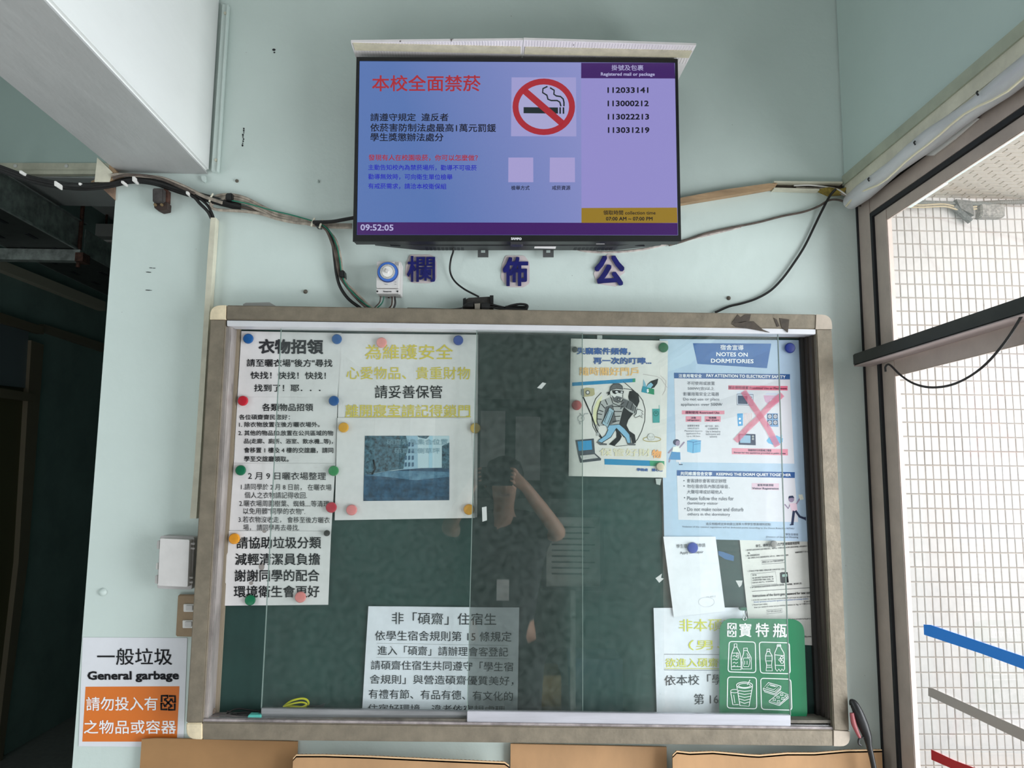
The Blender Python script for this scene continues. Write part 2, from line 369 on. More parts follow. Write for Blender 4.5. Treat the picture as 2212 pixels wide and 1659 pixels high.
# cable tray
TR = PX(-1.90); zt = EYE[2] + 1.136; zb = EYE[2] + 1.0
y0, y1 = .95, 5.9
tray = obj('cable_tray', MB().box(-2.2, y0, zb, -1.9, y1, zb + .004), M('tray_bottom_steel', (70, 72, 70), .5, .4, var=.2, vs=20), label='perforated galvanised cable tray hung under the corridor ceiling', cat='cable tray')
obj('side_rail', MB().box(-1.9, y0, zb, -1.896, 1.72, zt), GALV, tray); obj('side_rail', MB().box(-1.9, 1.74, zb, -1.896, y1, zt - .02), GALV, tray)
obj('side_rail', MB().box(-2.204, y0, zb, -2.2, y1, zt), GALV, tray)
obj('rail_lip', MB().box(-1.896, y0, zt - .006, -1.88, 1.72, zt), CHROME, tray); obj('rail_lip', MB().box(-1.896, y0, zb - .002, -1.885, 1.72, zb + .006), GALV, tray)
for i in range(24):
    yy = y0 + .1 + i * .2
    for xx in (-2.12, -1.98):
        obj('slot', MB().box(xx - .012, yy, zb - .002, xx + .006, yy + .07, zb + .001), GASKET, tray)
br = obj('tray_bracket', MB().box(-2.45, 1.66, zb - .055, -1.87, 1.70, zb - .004), GALV, label='galvanised angle bracket with a rusty rod holding the cable tray', cat='bracket')
obj('end_bolt', MB().box(-1.885, 1.65, zb - .06, -1.85, 1.71, zb - .02), RUST, br)
obj('rod', MB().tube([(-1.885, 1.68, zb - .08), (-1.885, 1.68, ZT)], .009, smooth=False), RUST, br)
obj('rod', MB().tube([(-2.43, 1.68, zb - .08), (-2.43, 1.68, ZT)], .009, smooth=False), RUST, br)
LF = Plane((0, 3.6, 0), (0, -1, 0))
lf = obj('corridor_lamp', MB().prism([(192, 483), (330, 485), (320, 512), (202, 510)], .1, -.1, LF), M('lamp_reflector', (170, 172, 168), .5), label='unlit fluorescent corridor lamp with trapezoid reflector', cat='lamp')
obj('lamp_tube', MB().tube(LF.hit([(215, 518), (330, 520)], .0), .016, smooth=False), WHITEPL, lf)
obj('end_cap', MB().prism([(205, 509), (212, 509), (212, 520), (205, 516)], .02, -.02, LF), WHITEPL, lf)
p = LF.hit([(260, 484)], 0)[0]
obj('hanger', MB().tube([(p[0] - .1, p[1], p[2]), (p[0] - .1, p[1], ZT)], .008, smooth=False), RUST, lf)

# ------------------------------------------------------------------ outside
gx = Plane((0, YO, 0), (0, -1, 0))
zs = gx.hit([(2000, 428)])[0][2]
ow = struct('wall_outside', MB().box(1.0, YO, -.3, 6.5, YO + .3, zs + .6), GROUT)
os_ = struct('roof_soffit', MB().box(1.3, .4, zs + .008, 6.5, YO, zs + .3), GROUT)
struct('ground_outside', MB().box(1.05, -6, -.35, 9, YO, -.12), CONC)
px_, pz_ = 17.0 * (YO + 1.7) / FX, 31.0 * (YO + 1.7) / FX
tm = MB().box(-px_ * .44, -.006, -pz_ * .46, px_ * .44, 0, pz_ * .46)
def tile_mesh():
    me = bpy.data.meshes.new('tile'); me.from_pydata(tm.v, [], tm.f)
    bm = bmesh.new(); bm.from_mesh(me); bmesh.ops.recalc_face_normals(bm, faces=bm.faces)
    es = [e for e in bm.edges if all(v.co.y < -.005 for v in e.verts)]
    bmesh.ops.bevel(bm, geom=es, offset=.0022, segments=1, affect='EDGES'); bm.to_mesh(me); bm.free()
    me.materials.append(TILE); return me
TM = tile_mesh()
xa = gx.hit([(1925, 900)])[0][0]; nx = 18; nz = int((zs + .05) / pz_) + 1
cnt = 0; far = MB()
tv_ = np.array([v.co[:] for v in TM.vertices]); tf_ = [tuple(p.vertices) for p in TM.polygons]
for r in range(-1, nz):
    z = zs - .03 - (r + .5) * pz_ - .01
    for c in range(-4, 30):
        x = xa + (c + .5) * px_ + random.uniform(-.001, .001); y = YO - random.uniform(0, .0015)
        if 0 <= c < nx and r >= 9 and cnt < 300:
            o = bpy.data.objects.new('tile', TM); COL.objects.link(o); o.parent = ow
            o['_w'] = [x, y, z]; o.location = np.array([x, y, z]) - np.array(ow['_w']); cnt += 1
            o.rotation_euler = (random.uniform(-.006, .006), random.uniform(-.006, .006), random.uniform(-.006, .006))
        elif z > -.2 and z < zs: far.add(tv_ + np.array([x, y, z]), tf_)
obj('tiles', far, TILE, ow, kind='stuff')
sf = MB(); k = 0
yy = YO
while yy > .6:
    x = 1.6 + (.05 if k % 2 else 0)
    while x < 4.6:
        sf.box(x, yy - .040, zs, x + .092, yy - .004, zs + .01); x += .1
    yy -= .044; k += 1
obj('soffit_tiles', sf, SOFT, os_, kind='stuff')
# conduit and cables under the soffit outside
GC = M('grey_corrugated_conduit', (150, 150, 146), .6)
cd = MB()
pts = gx.hit([(1948, 436), (2000, 438), (2060, 440), (2110, 440), (2160, 437), (2240, 435)], .04)
N_ = 170; ts = np.linspace(0, 1, N_); P3 = np.stack([np.interp(ts, np.linspace(0, 1, len(pts)), pts[:, i]) for i in range(3)], 1)
cd.tube(list(P3), [.014 if i % 2 else .0115 for i in range(N_)], 8, smooth=False)
obj('conduit', cd, GC, label='grey corrugated conduit running under the tiled soffit outside the glass', cat='conduit')
obj('conduit_box', MB().rect(2120, 440, 2172, 468, .06, 0, gx), M('dusty_box', (196, 190, 184), .8, var=.3, vs=60), bevel=.006, label='dusty pale junction box hanging under the conduit outside', cat='junction box')
obj('conduit_saddle', MB().prism([(2066, 430), (2100, 434), (2105, 465), (2075, 450)], .07, 0, gx), M('dusty_saddle', (150, 146, 142), .8, var=.3, vs=60), label='grimy clamp with a short flex stub on the outdoor conduit', cat='clamp')
obj('flex_stub', MB().tube(gx.hit([(2060, 445), (2078, 462), (2096, 478)], .05), .018), M('dusty_flex', (140, 140, 138), .8, var=.4, vs=90), label='frayed grey flex stub hanging below the conduit outside', cat='cable')
for i, (dy, nm) in enumerate(((0, 'upper'), (5, 'lower'))):
    obj('outdoor_wire', MB().tube(gx.hit([(1936, 430), (1950, 440 + dy), (1990, 443 + dy), (2040, 441 + dy), (2075, 449 + dy), (2110, 446 + dy)], .06), .005), M('cream_wire', (214, 196, 164), .6), label='%s of two cream wires below the corrugated conduit outside' % nm, cat='wire')

# ------------------------------------------------------------------ window in the right wall
YW = -2.3; ZH = EYE[2] + .60
wf = struct('window_1', MB().box(XG, -.06, 0, XG + .05, -.004, ZR), WFRAME, bevel=.002)
obj('jamb_shadow_gap', MB().box(XG - .003, -.006, 0, XG, 0, ZR - .03), GASKET, wf)
obj('head_frame', MB().box(XG, YW, ZH, XG + .05, -.06, ZH + .038), WFRAME, wf, bevel=.002)
obj('head_shade_band', MB().box(XG + .002, YW, ZH + .038, XG + .05, -.06, ZR), DKFR, wf)  # dark colour stands for the shadow band above the head frame
obj('gasket', MB().box(XG - .001, -.07, 0, XG + .02, -.06, ZH), GASKET, wf)
obj('gasket', MB().box(XG - .001, YW, ZH - .010, XG + .02, -.07, ZH), GASKET, wf)
obj('sash_stile', MB().box(XG + .004, -.122, 0, XG + .010, -.07, ZH - .010), WFRAME, wf, bevel=.0015)
obj('sash_head', MB().box(XG + .004, YW, ZH - .036, XG + .010, -.122, ZH - .010), WFRAME, wf, bevel=.0015)
obj('sky_gap_strip', MB().prism([(1998, 336), (2006, 331), (2055, 294), (2108, 254), (2112, 256), (2060, 301), (2014, 336)], .004, 0, Plane((XG - .001, 0, 0), (-1, 0, 0))), WHITEPL, wf)  # white strip stands in for a bright gap of sky
zk = lambda k, x: EYE[2] + k * x
tz0, tz1 = zk(.318, .805), zk(.350, .805)
obj('transom', MB().box(.805, YW, tz0, XG, -.03, tz1), DKFR, wf, bevel=.002)
obj('transom_underside', MB().box(.807, YW, tz0 - .002, XG, -.03, tz0 + .001), M('transom_pinkish_alu', (176, 160, 158), .5, .2), wf)
obj('sash_rail', MB().box(XG + .004, YW, tz0 - .036, XG + .010, -.122, tz0), WFRAME, wf, bevel=.0015)
obj('post', MB().box(XG, YW, 0, XG + .05, YW + .06, ZR), WFRAME, wf)
obj('sill', MB().box(XG, YW, 0, XG + .05, -.075, .06), WFRAME, wf)
obj('pane', MB().box(XG + .0065, YW + .06, .06, XG + .0095, -.118, ZH - .032), GLASSW, wf)
GP = Plane((XG + .006, 0, 0), (-1, 0, 0))
for nm, pts, rgb in (('blue', [(1995, 1349), (2010, 1350), (2228, 1424), (2228, 1452), (2120, 1412), (1996, 1371)], (34, 138, 240)),
                     ('grey', [(2005, 1485), (2015, 1487), (2110, 1530), (2228, 1583), (2228, 1610), (2100, 1548), (2005, 1503)], (176, 168, 164)),
                     ('red', [(2011, 1619), (2060, 1642), (2228, 1706), (2228, 1736), (2012, 1641)], (186, 26, 44))):
    obj('glass_tape', MB().prism(pts, .001, 0, GP), M('tape_' + nm, rgb, .5, spots=(235, 232, 232) if nm == 'blue' else None, spot_scale=35, spot_amt=-.02, stretch=(1, .4, 2)), label='%s tape stripe stuck slanting across the window glass' % nm, cat='tape')
# trunking, foil pipe and wire under the right beam
def deep(x, k0, k1, y0, y1, dx):   # bar along Y with its face at x between slopes
    return MB().box(x, y0, zk(k0, x), x + dx, y1, zk(k1, x))
tk = obj('beam_trunking', deep(XC - .004, .806, .845, -2.6, -.01, .03), TRUNK, bevel=.002, label='cream trunking along the lower edge of the right beam above the window', cat='trunking')
obj('trunking_lip', MB().box(XC - .008, -2.6, zk(.845, XC - .004) - .002, XC + .002, -.01, zk(.845, XC) + .018), M('trunking_green_edge', (170, 176, 156), .5, var=.1, vs=14), tk)
yp = np.linspace(-2.6, -.02, 40)
FOIL = M('silver_pipe_sleeve', (222, 222, 224), .35, .1, var=.12, vs=5, stretch=(1, .6, 3), bump=.5, bs=12)
zpipe = zk(.782, .822)
obj('sleeved_pipe', MB().tube([(.822 + .003 * math.sin(y * 9), y, zpipe + .002 * math.sin(y * 14)) for y in yp], [.0185 + .0022 * math.sin(i * 1.7) for i in range(40)], 16, smooth=False), FOIL, smooth=True, label='silvery sleeved pipe running under the right beam trunking', cat='pipe')
yw = np.linspace(-2.2, -.03, 60)
obj('sagging_wire', MB().tube([(.806 + .002 * math.sin(y * 7), y, zpipe - .018 - .006 * math.sin(y * 19) - .004 * math.sin(y * 31 + 1)) for y in yw], .0022, 6, smooth=False), M('thin_cream_wire', (226, 218, 190), .6), label='thin cream wire sagging along the silvery pipe', cat='wire')
for i, y in enumerate((-.15, -.33, -.52)):
    obj('wall_plug', MB().tube([(.80, y, zpipe + .004), (.797, y - .002, zpipe), (.798, y - .004, zpipe - .005)], .0016, 6), DKPL, label='small dark screw clip on the silvery pipe, number %s from the room corner' % ('one', 'two', 'three')[i], cat='clip')
# wire hanging inside the window
HP = Plane((XG - .03, 0, 0), (-1, 0, 0))
obj('hanging_wire', MB().tube(HP.hit([(1913, 803), (1913, 792), (1922, 788), (1945, 810), (1975, 829), (2015, 837), (2065, 828), (2120, 795), (2170, 740), (2215, 668), (2240, 610)]), .0022, 6), BLACKC, label='thin black wire drooping in front of the window glass', cat='wire')

# ================================================================== ON THE WALL
# ---- vertical trunkings
t = obj('corner_trunking', MB().prism([(480, 8), (494, 10), (471, 371), (456, 369)], .012, .001), PAINT, bevel=.001, label='slim white painted trunking down the corner beside the left beam', cat='trunking')
obj('rib', MB().prism([(490, 10), (494, 10), (471, 371), (468, 371)], .016, .012), PAINT, t)
for x, y in ((487, 29), (467, 346)): obj('screw', MB().lathe(at(x, y, .012), (0, -1, 0), [(.004, 0), (.003, .003)], 12), TRUNK, t, smooth=True)
t = obj('cable_duct', MB().prism([(455, 470), (466, 470), (460, 560), (448, 740), (432, 1000), (424, 1120), (410, 1120), (420, 1000), (437, 740), (448, 560)], .022, .001), TRUNK, label='ivory cable duct running down the pillar behind the noticeboard frame', cat='trunking')

# ---- television
TVP = Plane(tuple(at(1116, 522, .105)), (0, -math.cos(math.radians(2.9)), -math.sin(math.radians(2.9))))
tv = obj('television', MB().prism([(770, 123), (1464, 127), (1471.5, 521.5), (762, 521.5)], 0, -.03, TVP), BLACKPL, bevel=.003, label='black flat television on the wall showing a no smoking notice', cat='television')
bz = MB()
O_ = [(770, 123), (1464, 127), (1471.5, 521.5), (762, 521.5)]; I_ = [(776, 131), (1458.5, 134.5), (1465.5, 508.5), (769.5, 507.5)]
for i in range(4): bz.prism([O_[i], O_[(i + 1) % 4], I_[(i + 1) % 4], I_[i]], .004, -.001, TVP)
obj('bezel', bz, BLACKPL, tv)
# back casing seen from below
cs = obj('rear_casing', MB().prism([(800, 440), (1440, 440), (1440, 519), (1400, 523), (1335, 530), (905, 530), (845, 524), (800, 519)], -.03, -.078, TVP), DKPL, tv, bevel=.004)
for x0 in (918, 1242):
    vb = MB()
    for i in range(10):
        a = TVP.hit([(x0 + i * 8.6, 528.5), (x0 + i * 8.6 + 6, 528.5)], -.04); 
        vb.prism3([a[0] + (0, 0, -.0035), a[1] + (0, 0, -.0035), a[1] + (0, .028, -.0045), a[0] + (0, .028, -.0045)], (0, 0, .003))
    obj('vent_grille', vb, GASKET, tv, kind='stuff')

obj('infrared_sensor', MB().rect(1103, 521.5, 1130, 528, .002, -.02, TVP), M('glossy_sensor', (60, 60, 62), .15), tv)
obj('paper_sticker', MB().prism([(1156, 528), (1202, 529), (1200, 537), (1154, 536)], -.04, -.042, TVP), PAPER, tv)
obj('paper_sticker', MB().prism([(1282, 523), (1308, 524), (1306, 527), (1288, 527)], -.02, -.022, TVP), PAPER, tv)
for x in (1032, 1173):
    tb = MB(); s_ = [(x, 534), (x + 23, 534), (x + 23, 555), (x, 555)]
    tb.prism([s_[0], (x + 7, 534), (x + 7, 555), s_[3]], .02, .016).prism([(x + 16, 534), s_[1], s_[2], (x + 16, 555)], .02, .016).prism([(x + 7, 546), (x + 16, 546), (x + 16, 555), (x + 7, 555)], .02, .016)
    obj('mount_tab', tb, M('grey_bracket', (96, 98, 98), .5, .5), tv)
for x0 in (838, 1366):
    obj('casing_recess', MB().prism([(x0, 523), (x0 + 24, 523), (x0 + 27, 532), (x0 + 6, 531)], -.05, -.052, TVP), GASKET, tv)
# screen
scm = S((118, 136, 205), .76); nt = scm.node_tree; N = nt.nodes; L = nt.links
tc = N.new('ShaderNodeTexCoord'); sp = N.new('ShaderNodeSeparateXYZ'); L.new(tc.outputs['Object'], sp.inputs[0])
ad = N.new('ShaderNodeMath'); ad.operation = 'MULTIPLY_ADD'; ad.inputs[1].default_value = .45; L.new(sp.outputs[2], ad.inputs[0]); 
mr = N.new('ShaderNodeMath'); mr.operation = 'MULTIPLY_ADD'; mr.inputs[1].default_value = 1.6; mr.inputs[2].default_value = .42; L.new(sp.outputs[0], mr.inputs[0]); L.new(mr.outputs[0], ad.inputs[2])
rp = N.new('ShaderNodeValToRGB'); rp.color_ramp.elements[0].position = .15; rp.color_ramp.elements[0].color = col((92, 122, 184)); rp.color_ramp.elements[1].position = .95; rp.color_ramp.elements[1].color = col((152, 154, 212))
L.new(ad.outputs[0], rp.inputs[0]); L.new(rp.outputs[0], N['Principled BSDF'].inputs['Emission Color'])
scr = obj('screen', MB().prism([(777, 132), (1457.5, 136), (1464.5, 508), (771, 507)], .0015, -.001, TVP), scm, tv)
P = Print(scr, TVP, .0015, zc(740, 60, 2.8))
P.poly([(1443, 212), (2007, 213), (2011, 307), (1443, 305)], S((66, 30, 104)), 1, 'screen_panel')
P.poly([(1443, 305), (2011, 307), (2023, 1088), (1445, 1090)], S((156, 150, 216)), 1, 'screen_panel')
P.poly([(1445, 1090), (2023, 1086), (2026, 1180), (1445, 1183)], S((158, 128, 42)), 1, 'screen_panel')
P.poly([(89, 1176), (2026, 1181), (2027, 1254), (88, 1252)], S((70, 32, 106)), 1, 'screen_panel')
RD = S((176, 44, 56)); BK = S((18, 18, 34)); BU = S((40, 40, 190)); LV = S((178, 176, 222)); WH = S((186, 184, 226))
P.text('本校全面禁菸', 178, 335, 835, 335, 98, RD, .02)
P.text('請遵守規定  違反者', 168, 541, 640, 541, 48, BK, .02)
P.text('依菸害防制法處最高1萬元罰鍰', 168, 603, 928, 606, 50, BK, .02)
P.text('學生獎懲辦法處分', 168, 661, 610, 662, 50, BK, .02)
P.text('發現有人在校園吸菸，你可以怎麼做？', 157, 785, 818, 787, 38, RD, .02)
P.text('主動告知校內為禁菸場所，勸導不可吸菸', 155, 844, 812, 847, 35, BU, .015)
P.text('勸導無效時，可向衛生單位檢舉', 155, 900, 665, 903, 35, BU, .015)
P.text('有戒菸需求，請洽本校衛保組', 155, 957, 628, 960, 35, BU, .015)
P.text('檢舉方式', 1020, 968, 1131, 968, 27, BK, .02); P.text('戒菸資源', 1267, 968, 1378, 968, 27, BK, .02)
P.poly([(1003, 785), (1153, 785), (1154, 934), (1002, 934)], S((176, 168, 222)), 1, 'screen_panel')
P.poly([(1254, 785), (1405, 785), (1406, 934), (1252, 934)], S((176, 168, 222)), 1, 'screen_panel')
P.poly([(1022, 300), (1412, 300), (1414, 657), (1019, 656)], S((168, 166, 220)), 1, 'screen_panel')
P.ell(1217, 478, 188, 171, LV, 2, 'screen_panel')
P.poly([(1095, 480), (1303, 482), (1303, 519), (1095, 517)], S((30, 42, 46)), 3)
for x in (1311, 1331): P.poly([(x, 481), (x + 10, 481), (x + 10, 520), (x, 520)], S((30, 42, 46)), 3)
for pts in ([(1237, 356), (1212, 368), (1210, 392), (1236, 408), (1242, 432), (1262, 440), (1298, 440), (1314, 450), (1320, 472)], [(1257, 364), (1280, 378), (1278, 402), (1292, 412), (1318, 416), (1334, 430), (1339, 450), (1339, 472)]):
    P.line(pts, 9, S((30, 42, 46)), 3)
P.line([(1105, 385), (1325, 575)], 40, RD, 4); P.ring(1217, 478, 171, 153, 36, RD, 4)
P.text('掛號及包裹', 1627, 241, 1820, 242, 34, WH, .005); P.text('Registered mail or package', 1562, 283, 1888, 284, 26, WH, .02)
for i, s_ in enumerate(('112033141', '113000212', '113022213', '113031219')):
    P.text(s_, 1602 + i, 377 + i * 80.6, 1850 + i * 2, 377 + i * 80.6, 35, BK, .025)
P.text('領取時間 collection time', 1577, 1118, 1893, 1118, 28, BK, .012); P.text('07:00 AM ~ 07:00 PM', 1593, 1155, 1875, 1155, 22, BK, .02)
P.text('09:52:05', 108, 1207, 308, 1209, 38, WH, .02)
P.done()
P = Print(tv, TVP, .004, zc(740, 60, 2.8)); P.text('SAMPO', 1019, 1275, 1083, 1277, 15, I((220, 220, 222)), .05); P.done()

# ---- dusty covers lying on the television
zc_top = TVP.hit([(1116, 121)])[0][2] + .006
def hz(px, z):
    px = np.array(px, float); d = np.stack([px[:, 0] - CX, -(px[:, 1] - CY), np.full(len(px), -FX)], 1) @ R.T
    return EYE + d * ((z - EYE[2]) / d[:, 2])[:, None]
for i, (pts, nm) in enumerate((([(758, 91), (1130, 87), (1131, 118), (764, 121)], 'left sheet of grimy white corrugated plastic lying on top of the television'),
                  ([(1131, 86), (1330, 92), (1504, 98), (1471, 168), (1455, 124), (1131, 122)], 'right sheet of grimy white corrugated plastic overhanging the television top'))):
    q = hz(pts, zc_top)
    if i == 0: q = np.array([q[0], q[1], (q[1][0], -.004, zc_top), (q[0][0], -.004, zc_top)])
    else: q = np.array([q[0], q[1], q[2], (q[2][0] - .005, -.004, zc_top), (q[0][0], -.004, zc_top)])
    s_ = obj('dust_cover', MB().prism3(q, (0, 0, .005)), CORR, label=nm, cat='dust cover')
    fl = MB(); a, b_ = q[0], q[1] if i == 0 else q[2]
    for k in range(60):
        u = k / 60; p = a * (1 - u) + b_ * u
        fl.box(p[0], p[1] + .003, zc_top - .0007, p[0] + .0018, -.10, zc_top)
    obj('flutes', fl, CORR, s_)
    yf = TVP.hit([(1116, 125)])[0][1]
    e0 = min(a[0], b_[0]) + .004; e1 = min(max(a[0], b_[0]), q[0][0] + 5) - .004
    obj('masking_tape', MB().box(e0, yf - .028, zc_top - .002, e1, yf - .001, zc_top - .0002), TAPE_C, s_)

# ---- three painted characters of the board title
for ch, x0, y0, x1, y1, nm in (('欄', 879, 553, 940, 609, 'leftmost'), ('佈', 1086, 555, 1141, 618, 'middle'), ('公', 1284, 552, 1349, 617, 'rightmost')):
    lo, hi, v, f = glyphs(ch, .012 if ch == '欄' else .03)
    u = (v - lo) / (hi - lo); px = np.stack([x0 + u[:, 0] * (x1 - x0), y1 - u[:, 1] * (y1 - y0)], 1)
    A = W.hit(px, .006); A[:, 1] -= np.arange(len(A)) // (len(A) // (4 if ch == '欄' else 8)) * .00004; Bk = W.hit(px, .001); n = len(A)
    ed = {}
    for fc in f:
        for a, b_ in zip(fc, fc[1:] + fc[:1]): ed[(a, b_)] = ed.get((a, b_), 0) + 1
    rim = [(a, b_, n + b_, n + a) for (a, b_) in ed if (b_, a) not in ed]
    mb = MB().add(list(A) + list(Bk), f + rim)
    o = obj('title_character', mb, BLUEP, label='%s dark blue painted character of the board title on the wall' % nm, cat='wall lettering', group='board title characters')
    hull = rounded([(x0 + 6, y0 - 3), (x1 - 8, y0 - 3), (x1 + 3, y0 + 12), (x1 + 3, y1 - 6), (x1 - 10, y1 + 3), (x0 + 10, y1 + 2), (x0 - 4, y1 - 16), (x0 - 2, y0 + 18)], 5)
    if ch == '公': hull = rounded([(x0 + 28, y0 - 3), (x0 + 36, y0 - 3), (x1 + 2, y0 + 36), (x1 - 12, y0 + 46), (x1 - 16, y1 + 2), (x0 + 6, y1 - 4), (x0 - 2, y0 + 38)], 4)
    obj('backing', MB().prism(hull, .0015, .0004), BACKW, o, label='pinkish plaster ground around the strokes')

# ---- timer switch
tm_ = obj('timer_switch', MB().prism(rounded([(815, 564), (867, 565), (866, 636), (814, 635)], 4), .035, .001), GREYPL, bevel=.002, label='grey wall timer switch with a round blue dial', cat='timer switch')
obj('front_cover', MB().prism(rounded([(814, 565), (862, 565.5), (861, 622), (813, 622)], 3), .047, .035), GREYPL, tm_, bevel=.0015)
obj('terminal_cover', MB().prism(rounded([(813, 624), (862, 624.5), (861, 634), (813, 634)], 2), .043, .035), GREYPL, tm_, bevel=.001)
c0 = at(838, 588.5, .047)
def rpx(r): return r * (1.7 - .047) / FX
obj('dial_rim', MB().lathe(c0, (0, -1, 0), [(rpx(23), -.001), (rpx(23), .003), (rpx(21.8), .005)], 36), M('dial_rim_navy', (30, 50, 110), .4), tm_, smooth=True)
dl = obj('dial', MB().lathe(c0, (0, -1, 0), [(rpx(21.8), .004), (rpx(21.5), .006)], 36), M('dial_blue', (62, 108, 190), .35), tm_, smooth=True)
obj('dial_ring', MB().lathe(c0, (0, -1, 0), [(rpx(17), .005), (rpx(16.6), .0068)], 36), M('dial_grey', (150, 152, 152), .5), dl, smooth=True)
obj('clock_face', MB().lathe(c0, (0, -1, 0), [(rpx(12), .006), (rpx(12), .0075)], 32), WHITEPL, dl, smooth=True)
tk_ = MB()
for i in range(30):
    a = i * 2 * math.pi / 30; e = np.array([math.cos(a), 0, math.sin(a)]); s2 = np.array([-math.sin(a), 0, math.cos(a)])
    p = c0 + np.array([0, -.0068, 0]); r0, r1 = rpx(12.8), rpx(15.8)
    tk_.prism3([p + e * r0 + s2 * .0005, p + e * r1 + s2 * .0008, p + e * r1 - s2 * .0008, p + e * r0 - s2 * .0005], (0, -.0012, 0))
obj('trip_pins', tk_, WHITEPL, dl)
obj('knob', MB().lathe(c0, (0, -1, 0), [(rpx(4), .007), (rpx(3.7), .014)], 20), GREYPL, dl, smooth=True)
hd = MB()
for a, l_ in ((125, 10), (150, 7)):
    e = np.array([math.cos(math.radians(a)), 0, math.sin(math.radians(a))]); s2 = np.array([-e[2], 0, e[0]]); p = c0 + np.array([0, -.008, 0])
    hd.prism3([p + s2 * .0007, p + e * rpx(l_), p - s2 * .0007], (0, -.0006, 0))
obj('hands', hd, DKPL, dl)
P = Print(tm_, W, .0432); P.text('Panasonic', 828, 629.7, 846, 629.7, 3, I((60, 60, 64)), .04); P.done()
P = Print(tm_, W, .0472, zc(790, 540, 11.85))
P.text('TIMER SW', 480, 880, 560, 880, 14, I((90, 90, 92)), .03); P.text('ON', 740, 820, 785, 820, 14, I((90, 90, 92)), .03); P.text('OFF', 740, 880, 785, 880, 14, I((90, 90, 92)), .03)
P.poly([(750, 310), (845, 310), (845, 400), (790, 390), (755, 350)], I((158, 158, 156)), 1); P.line([(300, 765), (460, 765), (470, 860)], 4, I((160, 158, 156)), 1); P.done()
for x in (815, 858.5): obj('terminal_screw', MB().lathe(at(x, 629.5, .043), (0, -1, 0), [(.0022, 0), (.002, .001)], 12), DKPL, tm_)
obj('wall_screw', MB().lathe(at(840, 641, .001), (0, -1, 0), [(.0034, 0), (.003, .006), (.001, .007)], 14), RUST, label='dark wall screw just below the timer switch', cat='screw', smooth=True)
for nm, mt, pts, r in (('grey brown wire on the far left under the timer switch', BROWNC, [(822, 633), (822, 642), (820, 653), (812, 662), (806, 668)], .0016),
                       ('green wire under the timer switch', GREENC, [(829.5, 633), (829, 644), (825, 655), (816, 664), (812, 668)], .0016),
                       ('reddish brown wire in the middle under the timer switch', RUST, [(845, 633), (847, 645), (846, 658), (842, 664), (836, 668)], .0015),
                       ('white wire between the brown and black ones under the timer switch', WHITEPL, [(850, 633), (851, 645), (850, 658), (848, 664), (845, 668)], .0014),
                       ('thick black wire on the right under the timer switch', BLACKC, [(855.5, 633), (853, 642), (854, 654), (852, 662), (849, 668)], .0024)):
    obj('wire', MB().tube(W.hit(pts, .012), r, 6), mt, label=nm, cat='wire', smooth=True)

# ---- cables
def cable(pts, r, mt, label, cat='cable', c=.012, group=None, name='cable', k=7):
    P3 = [at(p[0], p[1], p[2] if len(p) > 2 else c) for p in pts]
    return obj(name, MB().tube(P3, r, k), mt, smooth=True, label=label, cat=cat, group=group)
for i, (dy, r, c, nm) in enumerate(((-3, .0042, .02, 'uppermost'), (1, .005, .026, 'middle'), (6, .0045, .02, 'lowest'))):
    cable([(-80, 335 + dy, .06), (0, 363 + dy, .05), (60, 384 + dy, .04), (120, 397 + dy, .03), (180, 402 + dy, c + .01), (235, 397 + dy, c), (285, 388 + dy * .8, c), (335, 393 + dy * .8, c), (390, 410 + dy, c), (430, 422 + dy, c), (470, 433 + dy, c), (520, 446 + dy, c - .008)],
          r, BLACKC, '%s of three long black cables sagging from the left over the pillar top' % nm)
cable([(240, 379), (262, 377), (330, 382), (360, 388), (400, 404), (440, 424), (480, 438)], .004, BEIGEC, 'dusty beige cable above the black cables on the pillar', c=.03)
cable([(244, 386), (262, 380), (300, 378), (345, 386), (380, 400), (420, 418)], .003, BROWNC, 'grimy brown cable tucked over the black cables on the pillar', c=.034)
cable([(385, 405, .03), (418, 425, .03), (432, 440, .03), (448, 456, .022), (457, 472, .015)], .0036, BLACKC, 'outer black cable looping down into the ivory duct')
cable([(400, 412, .03), (425, 424, .028), (446, 441, .025), (456, 457, .02), (462, 472, .015)], .003, BLACKC, 'inner black cable looping down into the ivory duct')
bg = [(455, 433), (470, 423), (500, 421), (530, 428), (560, 443), (600, 462), (640, 472), (676, 481), (715, 485), (760, 486)]
for i, (dy, r, nm) in enumerate(((0, .0038, 'uppermost'), (6, .0036, 'second'), (11, .0034, 'third'))):
    cable([(x, y + dy * (1 if j < 6 else .5), .014 + i * .002) for j, (x, y) in enumerate(bg)], r, BEIGEC, '%s dusty beige cable of the loop towards the television' % nm)
cable([(500, 425), (478, 432), (458, 436), (456, 446), (470, 453), (520, 456), (560, 461), (600, 473), (640, 481), (680, 484)], .0036, BEIGEC, 'lowest beige cable that turns back in a tight loop', c=.02)
cable([(470, 438), (520, 447), (560, 456), (620, 470), (680, 482)], .0035, BROWNC, 'brown cable inside the loop of beige cables', c=.012)
cable([(500, 433), (535, 440), (590, 455), (640, 467), (690, 483), (712, 500), (727, 530), (734, 562), (738, 590), (748, 615), (775, 645), (800, 664), (815, 668)], .0014, GREENC, 'thin green wire twisting among the beige cables', 'wire', c=.026)
cable([(676, 480), (715, 479), (745, 474), (790, 466)], .0042, BLACKC, 'black cable entering behind the left side of the television', c=.03)
for i, (dx, mt, r, nm) in enumerate(((0, BEIGEC, .0034, 'left beige'), (6, BEIGEC, .0034, 'right beige'), (-4, BROWNC, .003, 'brown'))):
    cable([(680, 484), (702, 494), (718 + dx, 517), (728 + dx, 550), (735 + dx * .8, 590), (745 + dx * .4, 612), (765, 635 - dx), (785 + dx, 655), (800 + dx, 668)], r, mt, '%s cable dropping from the bundle to the board top' % nm, c=.014 + i * .004)
